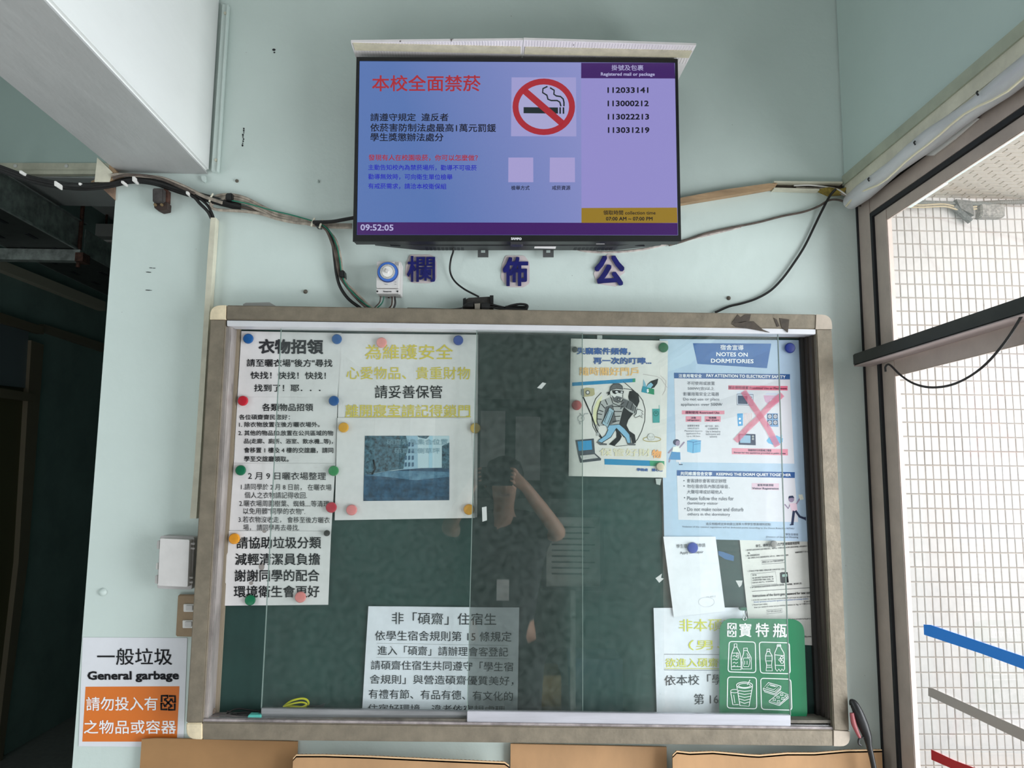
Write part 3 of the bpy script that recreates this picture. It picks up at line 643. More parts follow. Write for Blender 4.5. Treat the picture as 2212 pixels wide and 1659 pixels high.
cable([(686, 482), (708, 497), (718, 522), (723, 560), (727, 592), (735, 620), (752, 645), (775, 663), (785, 670)], .0036, BLACKC, 'black cable dropping from the bundle to the board top', c=.02)
cable([(978, 533, .05), (979, 543, .045), (974, 560, .02), (972, 585, .012), (981, 606, .012), (1002, 624, .02), (1034, 641, .035)], .0022, BLACKC, 'black television power cord hanging down to the plug strip', 'cord')
cable([(1806, 408, .03), (1792, 424, .02), (1775, 456, .012), (1760, 487), (1738, 532), (1715, 568), (1690, 602), (1664, 628), (1634, 645), (1604, 655), (1575, 662), (1545, 675)], .0028, BLACKC, 'long black cable curving down from the upper right corner to the board', c=.008)
cable([(1870, 446, .02), (1840, 442, .018), (1812, 432, .016), (1790, 433, .014), (1768, 446, .01), (1735, 458, .008), (1690, 467), (1640, 480), (1590, 490), (1530, 503), (1480, 520), (1445, 530)], .0026, BROWNC, 'brown plastered cable crossing the wall right of the television', c=.006)
cable([(1720, 405, .012), (1760, 407, .012), (1800, 410, .015), (1830, 425, .02), (1850, 435, .02)], .0022, BEIGEC, 'short beige wire in the upper right corner trunking', 'wire')
cable([(1715, 401, .01), (1750, 400, .01), (1790, 405, .014), (1815, 412, .02), (1842, 434, .02)], .002, WHITEPL, 'white wire in the upper right corner trunking', 'wire')
P_ = M('rough_plaster_ridge', (196, 184, 178), .9, var=.25, vs=60, bump=.6, bs=90)
cable([(1235, 536), (1270, 543), (1320, 545), (1380, 540), (1425, 531), (1480, 519), (1540, 505), (1600, 490)], .0028, P_, 'rough plaster ridge curving under the right end of the television', 'plaster ridge', c=.0015, name='plaster_ridge')
sw = obj('wood_strip', MB().prism([(1466, 428), (1560, 410), (1660, 396), (1680, 396), (1674, 405), (1600, 418), (1466, 440)], .02, .001), WOOD, label='bare wooden strip rising from the television to the right corner', cat='wooden strip')
t = obj('open_trunking', MB().prism([(1672, 391), (1820, 392), (1820, 396), (1672, 394)], .02, .001), TRUNK, label='open cream trunking with wires in the upper right corner', cat='trunking')
obj('lower_lip', MB().prism([(1672, 405), (1770, 408), (1770, 411), (1672, 408)], .02, .001), TRUNK, t); obj('channel', MB().prism([(1672, 393), (1820, 394), (1820, 410), (1672, 408)], .003, .001), BROWNC, t)
obj('foam_filler', MB().prism([(1772, 408), (1790, 404), (1815, 408), (1830, 404), (1824, 416), (1795, 418)], .02, .001), M('yellow_foam', (160, 138, 60), .9, var=.3, vs=90), label='dab of yellow foam at the cable hole in the right corner', cat='filler')
for tn, (x, y, w_, h_, a) in enumerate(((44, 371, 7, 9, 1), (119, 396, 6, 14, 1), (172, 397, 7, 8, 1), (264, 393, 7, 8, 1), (288, 386, 7, 14, 1), (404, 416, 7, 9, 1))):
    w_ *= .85; h_ *= .85
    obj('cable_tie', MB().prism([(x - w_ / 2, y - h_ / 2), (x + w_ / 2, y - h_ / 2 + 1), (x + w_ / 2, y + h_ / 2), (x - w_ / 2, y + h_ / 2 - 1)], .06 if x < 150 else .042, .034 if x < 150 else .02), WHITEPL, bevel=.001, label=('leftmost of the white zip ties on the sagging black cables', 'second white zip tie from the left on the black cables', 'third white zip tie from the left on the black cables', 'white zip tie where the black cables reach the pillar top', 'tall white zip tie just above the rusty socket box side', 'white zip tie right of the rusty socket box')[tn], cat='cable tie', group='white zip ties on the black cables')
for (x, y, nm) in ((457, 427, 'beige loop tie at the top of the ivory duct'), (677, 480, 'left translucent tie where the bundle turns down'), (695, 484, 'right translucent tie where the bundle turns down')):
    obj('cable_tie', MB().tube(W.hit([(x + 3, y - 9), (x - 2, y), (x - 5, y + 9)], .03), .0022, 6), TRUNK, label=nm, cat='cable tie')
for (x, y, w_, h_, nm) in ((494, 425, 14, 16, 'black tape around the loop of beige cables'), (686, 483, 11, 12, 'black tape where the cable bundle turns down'), (738, 592, 11, 16, 'black tape halfway down the dropping cables')):
    obj('tape_wrap', MB().prism([(x - w_ / 2, y - h_ / 2), (x + w_ / 2, y - h_ / 2 - 1), (x + w_ / 2 + 1, y + h_ / 2), (x - w_ / 2 - 1, y + h_ / 2 - 2)], .03, .004), BLACKPL, bevel=.002, label=nm, cat='tape')

# ---- small fittings
rb = obj('socket_stub', MB().prism([(329, 406), (352, 406), (352, 436), (329, 436)], .035, .001), M('grimy_grey_metal', (84, 80, 78), .7, .3, var=.3, vs=60), bevel=.002, label='grimy rusted socket box below the cables on the pillar', cat='socket box')
obj('rust_side', MB().prism([(352.5, 406), (362, 409), (361, 436), (352.5, 437)], .02, .001), RUST, rb, bevel=.001)
obj('lower_block', MB().prism([(332, 437), (361, 436), (360, 452), (345, 455), (333, 449)], .025, .001), M('dark_rust', (60, 46, 40), .8, var=.3, vs=60), rb, bevel=.001)
for x in (336, 350): obj('contact', MB().lathe(at(x, 443, .025), (0, -1, 0), [(.0035, 0), (.003, .004)], 10), M('brass_contact', (130, 110, 80), .5, .4), rb)
obj('painted_clip', MB().prism([(434, 379), (443, 379), (444, 388), (441, 393), (436, 390), (434, 386)], .01, .001), PAINT, bevel=.001, label='small painted over clip under the beam end', cat='clip')
for x, y, r, nm in ((222, 1279, .009, 'painted lump on the pillar left of the noticeboard'), (512, 391, .004, 'rusty painted screw right of the beam end'), (660, 630, .005, 'broken wall plug above the board near the cables'), (1574, 644, .005, 'grey wall plug above the board at the right'), (687, 392, .004, 'painted screw on the wall left of the television')):
    obj('wall_plug', MB().lathe(at(x, y, .0005), (0, -1, 0), [(r, 0), (r * .8, .003), (r * .35, .006)], 14), M('dark_plug', (96, 90, 80), .8) if 'grey' in nm or 'broken' in nm or 'rusty' in nm else PAINT, smooth=True, label=nm, cat='wall plug')
rng = random.Random(3)
for i, (x, y, pts) in enumerate(((525, 298, 9), (592, 113, 2), (330, 579, 3), (322, 588, 2), (323, 627, 3))):
    mb = MB(); ang = 1.4 if i < 2 else .05
    for k in range(pts):
        u = (k - pts / 2) * (4.6 if i == 0 else 6); q = (x + u * math.cos(ang) * .6 * (-1 if i == 0 else 1) + rng.uniform(-1.2, 1.2), y + u * math.sin(ang))
        r = rng.uniform(.9, 2.0); mb.prism([(q[0] + r * math.cos(t) * (1 if i == 0 else 2.2), q[1] + r * math.sin(t) * (1.4 if i < 2 else .4)) for t in (0, 1.1, 2.2, 3.3, 4.4, 5.4)], .0012, 0)
    obj('paint_chip', mb, GASKET, label=('row of dark paint chips high on the wall right of the corner trunking', 'tiny dark paint chip near the top left of the wall', 'upper dark dashes scratched on the pillar', 'middle dark dashes scratched on the pillar', 'lower dark dashes scratched on the pillar')[i], cat='paint chip')

# ---- enclosure and switch plate left of the board
en = obj('junction_box', MB().prism(rounded([(346, 1157), (420, 1160), (414, 1274), (339, 1271)], 6), .035, .001), M('enclosure_grey', (186, 183, 182), .5), bevel=.002, label='grey plastic electrical enclosure with a hinged lid left of the board', cat='junction box')
obj('lid', MB().prism(rounded([(346, 1163), (409, 1166), (405, 1268), (341, 1265)], 3), .055, .035), GREYPL, en, bevel=.003)
for (x, y) in ((344, 1177), (340, 1252)): obj('latch', MB().prism([(x - 5, y - 9), (x + 1, y - 9), (x, y + 9), (x - 6, y + 9)], .045, .03), GREYPL, en, bevel=.001)
obj('latch', MB().prism([(337, 1216), (342, 1216), (341, 1230), (336, 1230)], .045, .02), WHITEPL, en, bevel=.001)
for (x, y) in ((409, 1179), (405, 1252)):
    for dy in (-5, 5): obj('hinge', MB().tube(W.hit([(x - 1, y + dy), (x + 12, y + dy + 1)], .045), .0022, smooth=False), GREYPL, en)
sp_ = obj('switch_plate', MB().prism([(384, 1285), (424, 1285), (419, 1376), (379, 1375)], .012, .001), M('brown_bakelite', (160, 136, 106), .5, var=.1, vs=20), bevel=.002, label='brown switch plate with two white rockers partly behind the board frame', cat='light switch')
for y, x in ((1314, 396), (1349, 394)):
    f_ = obj('switch_module', MB().rect(x, y - 9, x + 26, y + 8, .016, .012), WHITEPL, sp_, bevel=.001)
    obj('rocker', MB().rect(x + 5, y - 6, x + 20, y + 5, .020, .016), GREYPL, f_, bevel=.001)

# ---- general garbage notice on the pillar
K = zc(140, 1100, 2.968)
def sheet(name, quad, c, mat, label, cat='notice', th=.0004, warp=0.0, seed=0, nx=22, ny=30, pl=None, conv=None):
    if conv: quad = [conv(*p) for p in quad]
    q = np.array(quad, float); g = []
    for j in range(ny + 1):
        for i in range(nx + 1):
            u, v = i / nx, j / ny; g.append((q[0] * (1 - u) + q[1] * u) * (1 - v) + (q[3] * (1 - u) + q[2] * u) * v)
    A = (pl or W).hit(g, c)
    rs = np.random.RandomState(seed); ph = rs.uniform(0, 6, 6)
    wf_ = (lambda x, z: warp * (np.sin(x * 26 + z * 11 + ph[0]) + .7 * np.sin(z * 31 - x * 9 + ph[1]) + .4 * np.sin(x * 53 + ph[2]) + 1.6)) if warp else None
    if wf_: A[:, 1] -= wf_(A[:, 0], A[:, 2])
    B = A + (pl or W).n * -th; n = len(A); mb = MB(); fs = []
    for j in range(ny):
        for i in range(nx):
            a = j * (nx + 1) + i; fs += [(a, a + 1, a + nx + 2, a + nx + 1), (n + a, n + a + nx + 1, n + a + nx + 2, n + a + 1)]
    rim = [i for i in range(nx + 1)] + [j * (nx + 1) + nx for j in range(1, ny + 1)] + [ny * (nx + 1) + i for i in range(nx - 1, -1, -1)] + [j * (nx + 1) for j in range(ny - 1, 0, -1)]
    for a, b_ in zip(rim, rim[1:] + rim[:1]): fs.append((a, n + a, n + b_, b_))
    o = obj(name, mb.add(list(A) + list(B), fs), mat, smooth=True, label=label, cat=cat)
    P = Print(o, pl or W, c, conv); P.warp = wf_; return o, P
BLK = I((26, 26, 30)); WHT = I((244, 244, 246)); BK2 = I((58, 60, 66))
STICK = M('sticker_film', (228, 229, 235), .4, var=.03, vs=10, spots=(120, 90, 80), spot_scale=70, spot_amt=-.08)
gs, P = sheet('garbage_notice', [(115, 822), (785, 825), (760, 1525), (88, 1520)], .0012, STICK, 'white and orange general garbage notice stuck on the pillar', conv=K, warp=.0)
P.poly([(133, 1138), (735, 1135), (718, 1490), (112, 1490)], M('orange_label', (222, 116, 32), .5, spots=(120, 60, 30), spot_scale=60, spot_amt=-.08), 1, 'orange_label')
P.text('一般垃圾', 207, 945, 688, 945, 108, BLK, .005); P.text('General garbage', 145, 1075, 730, 1072, 72, BLK, .03)
P.text('請勿投入有', 137, 1248, 595, 1246, 88, WHT, .008); P.text('之物品或容器', 122, 1396, 713, 1396, 88, WHT, .008)
def recyc(P, x, y, w_, h_, mat, lw, layer=5):
    f = lambda u, v: (x + u * w_, y + v * h_)
    for a in range(4):
        def r(u, v):
            for _ in range(a): u, v = 1 - v, u
            return f(u, v)
        P.line([r(.46, .06), r(.08, .06), r(.08, .42)], lw, mat, layer)
        P.line([r(.46, .06), r(.46, .22), r(.34, .22)], lw * .6, mat, layer)
        P.line([r(.5, .5), r(.34, .34)], lw * .8, mat, layer)
        P.poly([r(.22, .22), r(.42, .24), r(.24, .42)], mat, layer)
P.lay = 0; recyc(P, 612, 1190, 100, 102, BLK, 13); P.done()

# ================================================================== NOTICEBOARD CABINET
CF = .07
bd = obj('noticeboard', MB().prism([(486, 694), (1766, 716), (1806, 1590), (434, 1570)], .012, .001), TAUPE, label='large glazed noticeboard cabinet with a taupe aluminium frame and green back', cat='noticeboard')
obj('green_panel', MB().prism([(510, 706), (1748, 718), (1778, 1560), (462, 1540)], .016, .012), GREENB, bd)
def fr(pts, mat=TAUPE, cf=CF, cb=.001, nm='frame_side', lab=None, bv=.002): return obj(nm, MB().prism(pts, cf, cb), mat, bd, bevel=bv, label=lab)
fr([(489, 659), (1763, 679), (1762, 711), (488, 690)]); fr([(436, 1560), (1800, 1577), (1801, 1612), (437, 1598)])
fr([(454, 690), (487, 690), (437, 1562), (402, 1562)]); fr([(1763, 711), (1797, 711), (1835, 1580), (1801, 1578)], nm='frame_side')
CAPS = (([(454, 660), (488, 659), (487, 690), (453, 690)], 0), ([(1763, 679), (1797, 680), (1798, 711), (1762, 711)], 1), ([(1801, 1578), (1836, 1580), (1837, 1613), (1801, 1612)], 2), ([(402, 1562), (437, 1562), (437, 1598), (401, 1597)], 3))
for q, ci in CAPS:
    r = [0, 0, 0, 0]; r[ci] = 22; fr(rounded(q, r), CREAM if ci in (0, 3) else M('beige_corner_cap', (190, 176, 160), .5, var=.1, vs=30, spots=(90, 80, 70), spot_scale=90, spot_amt=.02), CF + .002, .001, 'corner_cap')
# head channel
fr([(490, 692), (1762, 711), (1762, 722), (490, 704)], M('white_channel', (214, 214, 218), .4, .2, var=.03, vs=20), CF - .002, .03, 'head_channel', bv=.0008)
fr([(487, 700), (1762, 722), (1762, 728), (487, 708)], M('track_brown_grey', (120, 112, 100), .6, .2, var=.15, vs=30), .035, .012, 'head_track')
# jamb tracks
fr([(487, 704), (499, 704), (449, 1560), (437, 1560)], TAUPE_L, CF - .008, .012, 'jamb_track')
fr([(500, 706), (506, 706), (457, 1555), (451, 1555)], M('jamb_brown', (110, 100, 84), .6), .03, .012, 'jamb_track')
fr([(508, 708), (519, 708), (471, 1545), (460, 1545)], M('jamb_brown_light', (140, 128, 110), .6), .024, .012, 'jamb_track')
for dx, cc, rgb in ((0, .055, (70, 62, 56)), (-11, .04, (52, 46, 42)), (-24, .028, (36, 34, 32))):
    fr([(1752 + dx, 722), (1760 + dx, 722), (1798 + dx, 1580), (1790 + dx, 1580)], M('right_track_%d' % rgb[0], rgb, .6), cc, .012, 'jamb_track', bv=.0005)
# sill tracks
fr([(437, 1553), (1800, 1571), (1800, 1579), (437, 1562)], M('sill_alu', (176, 166, 166), .45, .4, var=.3, vs=30, spots=(60, 48, 44), spot_scale=50, spot_amt=.04), CF - .004, .02, 'sill_track', bv=.0006)
fr([(437, 1549), (1800, 1566), (1800, 1571), (437, 1553)], CHROME, CF - .012, CF - .016, 'sill_rib', bv=0)
lz = W.hit([(500, 1556)], CF)[0][2]
xl, xr = at(437, 1550, .03)[0], at(1798, 1570, .03)[0]
obj('ledge', MB().box(xl, -.06, lz - .006, xr, -.012, lz), M('ledge_dusty', (118, 112, 102), .7, var=.3, vs=30), bd)
# sliding glass doors
def door(x0t, x0b, x1t, x1b, yb0, yb1, c, mat, lab, ytop):
    top0, top1 = ytop
    d = obj('glass_door', MB().prism([(x0t, top0), (x1t, top1), (x1b, yb1), (x0b, yb0)], c + .002, c - .002), GLASS, bd, label=lab)
    h0, h1 = 28, 34
    obj('bottom_rail', MB().prism([(x0b, yb0), (x1b, yb1), (x1b + .5, yb1 + 34), (x0b - .5, yb0 + 28)], c + .006, c - .006), mat, d, bevel=.001)
    e = GEDGE
    obj('glass_edge', MB().prism([(x0t - .6, top0), (x0t + .8, top0), (x0b + .8, yb0), (x0b - .6, yb0)], c + .0022, c - .0022), e, d)
    obj('glass_edge', MB().prism([(x1t - .8, top1), (x1t + .6, top1), (x1b + .6, yb1), (x1b - .8, yb1)], c + .0022, c - .0022), e, d)
GEDGE = M('glass_edge_pale', (118, 134, 128), .3)
door(607, 564, 1258, 1259, 1530, 1541, .043, ALU_D, 'left sliding glass door', (705, 716))
door(1030, 1009, 1681, 1708, 1536, 1545, .057, ALU, 'right sliding glass door', (712, 722))
# dark tape remnants
TP = M('torn_sticker_dark', (74, 64, 54), .7, var=.3, vs=60)
for pts in ([(1581, 697), (1594, 679), (1600, 686), (1610, 679), (1622, 679), (1619, 693), (1600, 697)], [(1580, 699), (1610, 694), (1628, 694), (1648, 712), (1663, 718), (1620, 710), (1590, 706)], [(1671, 686), (1678, 690), (1684, 704), (1679, 706)], [(1684, 687), (1705, 690), (1702, 718), (1688, 706)]):
    obj('torn_sticker', MB().prism(pts, CF + .0012, CF - .001), TP, bd)
obj('clear_wedge', MB().prism([(525, 657), (531, 654), (582, 653), (596, 661), (525, 661)], .05, .01), M('grey_clear_plastic', (150, 150, 146), .3), label='thin grey plastic piece lying on the left end of the board top', cat='plastic scrap')

# ------------------------------------------------------------------ notices on the green back (c = board face)
CB = .0175
YEL = I((214, 196, 78)); GRB = M('dark_photo', (30, 40, 46), .5)
K = zc(480, 690, 2.633)
o, P = sheet('paper_notice', [(110, 67), (678, 77), (657, 441), (88, 440)], CB + .002, PAPER, 'topmost notice in the left column about lost clothes, bold heading', conv=K, warp=.0004, seed=1)
P.text('衣物招領', 207, 153, 575, 156, 84, I((52, 52, 56)), .03); P.text('請至曬衣場"後方"尋找', 140, 247, 628, 249, 44, BLK, .015)
P.text('快找！快找！快找！', 162, 318, 590, 320, 42, BLK, .015); P.text('找到了！耶．．．', 182, 390, 560, 391, 42, BLK, .015); P.done()
o, P = sheet('paper_notice', [(88, 440), (657, 441), (645, 826), (66, 822)], CB + .001, PAPER, 'second notice in the left column about found items, six small lines', conv=K, warp=.0004, seed=2)
P.text('各類物品招領', 228, 500, 518, 500, 43, BLK, .02); P.text('各位碩齋齋民您好：', 97, 556, 385, 556, 30, BLK, .012)
P.text('1. 除衣物放置在後方曬衣場外。', 97, 598, 555, 598, 30, BLK, .012); P.text('2. 其他的物品如:放置在公共區域的物', 93, 646, 632, 647, 30, BLK, .012)
P.text('品(走廊、廁所、浴室、飲水機...等)，', 125, 694, 630, 696, 34, BLK, .012); P.text('會移置 1 樓及 4 樓的交誼廳，請同', 125, 744, 632, 745, 32, BLK, .012)
P.text('學至交誼廳領取。', 125, 793, 378, 794, 32, BLK, .012); P.done()
o, P = sheet('paper_notice', [(66, 818), (645, 820), (618, 1240), (38, 1232)], CB + .002, PAPER, 'third notice in the left column about tidying the drying yard', conv=K, warp=.0004, seed=3)
P.text('2 月 9 日曬衣場整理', 148, 889, 590, 892, 44, BLK, .003); P.text('1.請同學於 2 月 8 日前， 在曬衣場', 108, 952, 622, 956, 36, BLK)
P.text('個人之衣物請記得收回.', 128, 999, 482, 1001, 36, BLK); P.text('2.曬衣場周圍樹葉、蜘蛛....等清理', 98, 1046, 608, 1049, 36, BLK)
P.text('以免用髒"同學的衣物".', 120, 1090, 472, 1092, 36, BLK); P.text('3.若衣物沒收走， 會移至後方曬衣', 93, 1138, 612, 1142, 36, BLK)
P.text('場， 請同學再去尋找.', 120, 1183, 438, 1185, 36, BLK); P.done()
o, P = sheet('paper_notice', [(33, 1203), (620, 1205), (603, 1623), (12, 1628)], CB + .0035, PAPER, 'lowest notice in the left column about sorting rubbish, four large lines', conv=K, warp=.0004, seed=4)
for s_, x0, x1, y in (('請協助垃圾分類', 82, 563, 1270), ('減輕清潔員負擔', 75, 557, 1364), ('謝謝同學的配合', 72, 553, 1457), ('環境衛生會更好', 67, 553, 1548)): P.text(s_, x0, y, x1, y - 1, 68, BLK, .012)
for x, y, rx, ry in ((225, 1405, 16, 22), (165, 1500, 12, 10), (240, 1205, 12, 9)): P.ell(x, y, rx, ry, I((150, 142, 138)), 1)
P.done()
o, P = sheet('paper_notice', [(668, 80), (1456, 87), (1450, 1126), (645, 1130)], CB + .001, PAPER, 'large notice with yellow heading characters about guarding valuables', conv=K, warp=.0003, seed=5)
P.text('為維護安全', 812, 185, 1312, 185, 86, YEL, .005); P.text('心愛物品、貴重財物', 707, 305, 1410, 306, 72, YEL, .003)
P.text('請妥善保管', 868, 412, 1252, 412, 74, BLK, .006); P.text('離開寢室請記得鎖門', 702, 518, 1410, 520, 70, YEL, .005); P.line([(697, 554), (1414, 554)], 4, YEL); P.done()
o, P = sheet('photo_notice', [(655, 560), (1412, 562), (1438, 1129), (640, 1142)], CB + .0035, PAPER, 'notice with a bluish lawn photograph pinned below the yellow heading', conv=K, warp=.0003, seed=6)
PT = [(812, 662), (1292, 662), (1292, 1028), (803, 1033)]
P.poly(PT, M('photo_sky', (186, 208, 216), .5), 1, 'photograph')
P.poly([(1040, 662), (1112, 662), (1112, 850), (1020, 855)], I((150, 182, 200)), 2, 'photograph')
P.poly([(1175, 662), (1197, 662), (1195, 845), (1175, 845)], I((164, 200, 216)), 2, 'photograph')
for r in range(4):
    for c in range(3): P.poly([(1038 + c * 20, 700 + r * 38), (1050 + c * 20, 698 + r * 38), (1050 + c * 20, 722 + r * 38), (1037 + c * 20, 724 + r * 38)], I((74, 104, 128)), 3, 'photograph')
TRM = M('photo_tree', (16, 32, 44), .6, var=.0, rgb2=(84, 124, 142), vs=120)
P.poly([(812, 662), (1045, 662), (1060, 720), (1040, 790), (1030, 850), (940, 862), (806, 884)], TRM, 3, 'photograph')
P.poly([(1250, 720), (1292, 700), (1292, 850), (1250, 846)], TRM, 3, 'photograph'); P.poly([(1110, 662), (1180, 662), (1160, 680), (1120, 672)], TRM, 3, 'photograph')
P.poly([(806, 884), (1020, 855), (1130, 846), (1292, 843), (1292, 1028), (803, 1033)], M('photo_lawn', (52, 92, 122), .6, rgb2=(24, 50, 72), vs=60), 3, 'photograph')
P.poly([(806, 890), (940, 862), (1130, 862), (1292, 868), (1292, 895), (1100, 915), (900, 892)], M('photo_lawn_lit', (100, 142, 166), .6, rgb2=(56, 96, 124), vs=60), 4, 'photograph')
P.line([(850, 885), (870, 850), (860, 800)], 10, I((14, 24, 32)), 4, False, 'photograph')
P.text('碩齋緊急集合位置', 935, 697, 1283, 697, 32, I((128, 160, 174)), .0, layer=7); P.text('碩齋左側草坪', 980, 747, 1238, 747, 32, I((128, 160, 174)), .0, layer=7); P.done()

# thief poster
K = zc(1220, 720, 5.026)
o, P = sheet('theft_poster', [(66, 58), (1120, 82), (1100, 1568), (42, 1550)], CB + .004, PAPERG, 'worn theft warning poster with a cartoon masked burglar', 'poster', conv=K, warp=.0007, seed=7)
NB = I((58, 92, 150)); OR = I((232, 186, 118)); TEAL = I((44, 132, 176)); G1 = I((168, 170, 168)); G2 = I((92, 94, 96)); G3 = I((214, 214, 210)); JB = I((130, 178, 206)); DK = I((24, 26, 28))
P.text('失竊案件頻傳，', 130, 193, 715, 197, 78, NB, .03); P.text('再一次的叮嚀...', 310, 298, 940, 300, 76, NB, .03)
P.text('隨時關好門戶', 162, 414, 800, 416, 92, OR, .02); P.text('物', 945, 1308, 1048, 1312, 92, I((236, 170, 110)), .03); P.text('學務處　關心您', 780, 1480, 1062, 1486, 32, NB, .03)
P.text('保管好財', 380, 1290, 930, 1296, 84, I((224, 216, 182)), .0)
P.poly([(80, 535), (765, 490), (765, 530), (80, 573)], TEAL, 2); P.poly([(430, 1363), (1080, 1388), (1080, 1446), (432, 1425)], TEAL, 2)
P.poly([(735, 492), (765, 490), (765, 530), (735, 532)], I((52, 140, 110)), 3); P.poly([(920, 1382), (1080, 1388), (1080, 1446), (925, 1440)], I((60, 150, 110)), 3)
P.poly([(405, 670), (345, 740), (310, 830), (305, 950), (345, 1000), (380, 800)], I((222, 220, 178)), 1)
P.line([(640, 600), (720, 612), (790, 655), (845, 730), (872, 830), (868, 950), (835, 1060), (790, 1150), (760, 1185)], 7, DK, 2); P.line([(395, 645), (335, 710), (300, 800), (292, 910), (305, 1010), (350, 1090), (400, 1145)], 7, DK, 2)
P.line([(200, 695), (290, 895), (345, 1050), (405, 1140)], 14, DK, 2); P.line([(635, 525), (700, 580), (800, 670)], 7, DK, 2); P.line([(480, 1205), (560, 1228), (680, 1215)], 5, DK, 2)
P.poly([(700, 630), (750, 622), (800, 668), (810, 740), (790, 790), (760, 850), (720, 900), (690, 940), (670, 1000), (700, 1060), (760, 1100), (772, 1190), (732, 1200), (716, 1128), (640, 1130), (600, 1080), (618, 1120), (600, 1160), (540, 1222), (478, 1206), (560, 1130), (560, 1080), (545, 1035), (580, 960), (600, 880), (620, 800), (700, 750), (688, 690)], DK, 3)
P.poly([(500, 695), (390, 740), (352, 860), (350, 960), (370, 1005), (410, 1012), (470, 1000), (590, 985), (622, 850), (640, 800), (700, 850), (760, 880), (790, 875), (792, 815), (725, 745), (640, 700), (600, 760), (530, 750)], G1, 4)
P.poly([(620, 705), (725, 745), (760, 800), (745, 850), (640, 800), (600, 830)], G2, 5); P.poly([(440, 800), (520, 770), (560, 960), (500, 990), (410, 1000)], G2, 5)
for l_ in ([(395, 768), (435, 815)], [(372, 835), (415, 852)], [(515, 795), (635, 798)], [(535, 850), (615, 850)], [(540, 905), (600, 900)], [(520, 960), (592, 950)], [(352, 872), (402, 882)], [(350, 930), (398, 935)], [(440, 725), (462, 775)], [(690, 740), (668, 800)], [(735, 760), (715, 830)], [(770, 800), (755, 865)], [(500, 695), (520, 760), (590, 790), (640, 750)], [(352, 860), (350, 960), (370, 1005), (410, 1020)], [(390, 740), (352, 860)]):
    P.line(l_, 8, DK, 6)
P.poly([(455, 1000), (592, 988), (650, 1035), (705, 1100), (716, 1190), (680, 1196), (662, 1140), (560, 1030), (500, 1128), (402, 1190), (358, 1168), (440, 1108), (468, 1050)], JB, 4)
P.line([(455, 1000), (468, 1050), (440, 1108), (358, 1168), (402, 1190), (500, 1128), (560, 1030), (662, 1140), (680, 1196), (716, 1190), (705, 1100), (650, 1035), (592, 988)], 6, DK, 6, True)
P.poly([(342, 1182), (365, 1172), (402, 1190), (460, 1198), (455, 1215), (380, 1213)], G2, 5); P.poly([(676, 1192), (722, 1190), (770, 1204), (765, 1218), (688, 1216)], G2, 5)
P.poly([(510, 598), (632, 608), (640, 660), (628, 720), (580, 752), (530, 735), (500, 690), (490, 645)], G3, 7); P.poly([(505, 670), (540, 700), (560, 680), (600, 690), (622, 700), (600, 742), (565, 752), (525, 730)], G2, 8)
P.poly([(486, 632), (498, 580), (530, 550), (590, 548), (622, 572), (632, 610), (560, 602), (512, 612)], G2, 8); P.line([(486, 632), (498, 580), (530, 550), (590, 548), (622, 572), (632, 610), (560, 602), (512, 612)], 6, DK, 9, True)
P.poly([(510, 620), (560, 616), (640, 626), (636, 655), (600, 652), (578, 645), (545, 662), (520, 650)], DK, 9); P.ell(562, 637, 14, 10, WHT, 10); P.ell(616, 640, 12, 9, WHT, 10); P.ell(565, 637, 4, 4, DK, 11); P.ell(612, 640, 4, 4, DK, 11)
P.poly([(490, 628), (446, 652), (470, 655), (462, 680), (490, 660)], DK, 7); P.ell(580, 715, 16, 14, DK, 10); P.ell(582, 717, 8, 7, G1, 11); P.line([(630, 660), (625, 730), (580, 755), (530, 735)], 6, DK, 9)
P.poly([(482, 805), (538, 842), (468, 1022), (402, 978)], I((150, 178, 190)), 8); P.line([(482, 805), (538, 842), (468, 1022), (402, 978)], 8, DK, 9, True); P.line([(478, 835), (515, 860), (462, 985), (430, 962)], 5, DK, 9, True)
P.poly([(780, 832), (812, 828), (850, 850), (840, 875), (845, 920), (818, 895), (800, 900), (765, 915), (752, 895), (775, 875)], G3, 7); P.line([(780, 832), (812, 828), (850, 850), (832, 862), (850, 885), (830, 885), (842, 922), (815, 895), (765, 918), (752, 895), (775, 875)], 6, DK, 8, True)
P.poly([(375, 1008), (430, 1000), (450, 1015), (420, 1025), (380, 1020)], G3, 7); P.line([(360, 985), (345, 1000), (362, 1040), (355, 1080)], 5, G2, 4); P.poly([(345, 1080), (370, 1075), (378, 1110), (340, 1115)], G1, 4)
P.poly([(178, 608), (235, 590), (318, 600), (324, 665), (300, 682), (205, 692), (180, 670)], I((176, 168, 128)), 3); P.poly([(178, 608), (205, 602), (210, 690), (180, 670)], I((120, 122, 124)), 4); P.ell(248, 643, 24, 24, G2, 5); P.ell(248, 643, 14, 14, G3, 6)
P.poly([(846, 572), (970, 606), (970, 668), (830, 638)], I((44, 140, 160)), 3); P.poly([(905, 590), (970, 606), (970, 668), (900, 653)], I((40, 134, 96)), 4); P.text('$', 888, 626, 912, 626, 40, WHT, .03, layer=6)
P.poly([(850, 575), (852, 498), (868, 530), (884, 575), (892, 590)], I((120, 170, 190)), 3); P.poly([(885, 585), (900, 550), (935, 520), (1014, 492), (1004, 545), (970, 590), (920, 604)], DK, 3); P.poly([(888, 584), (905, 555), (935, 535), (960, 560), (930, 600)], I((130, 180, 200)), 4)
P.poly([(950, 820), (1032, 820), (1030, 970), (955, 972)], I((70, 154, 150)), 3); P.line([(1024, 782), (1028, 820)], 8, I((150, 190, 186)), 3); P.ring(990, 870, 26, 26, 8, I((40, 110, 106)), 4); P.ell(990, 866, 13, 10, I((40, 110, 106)), 4)
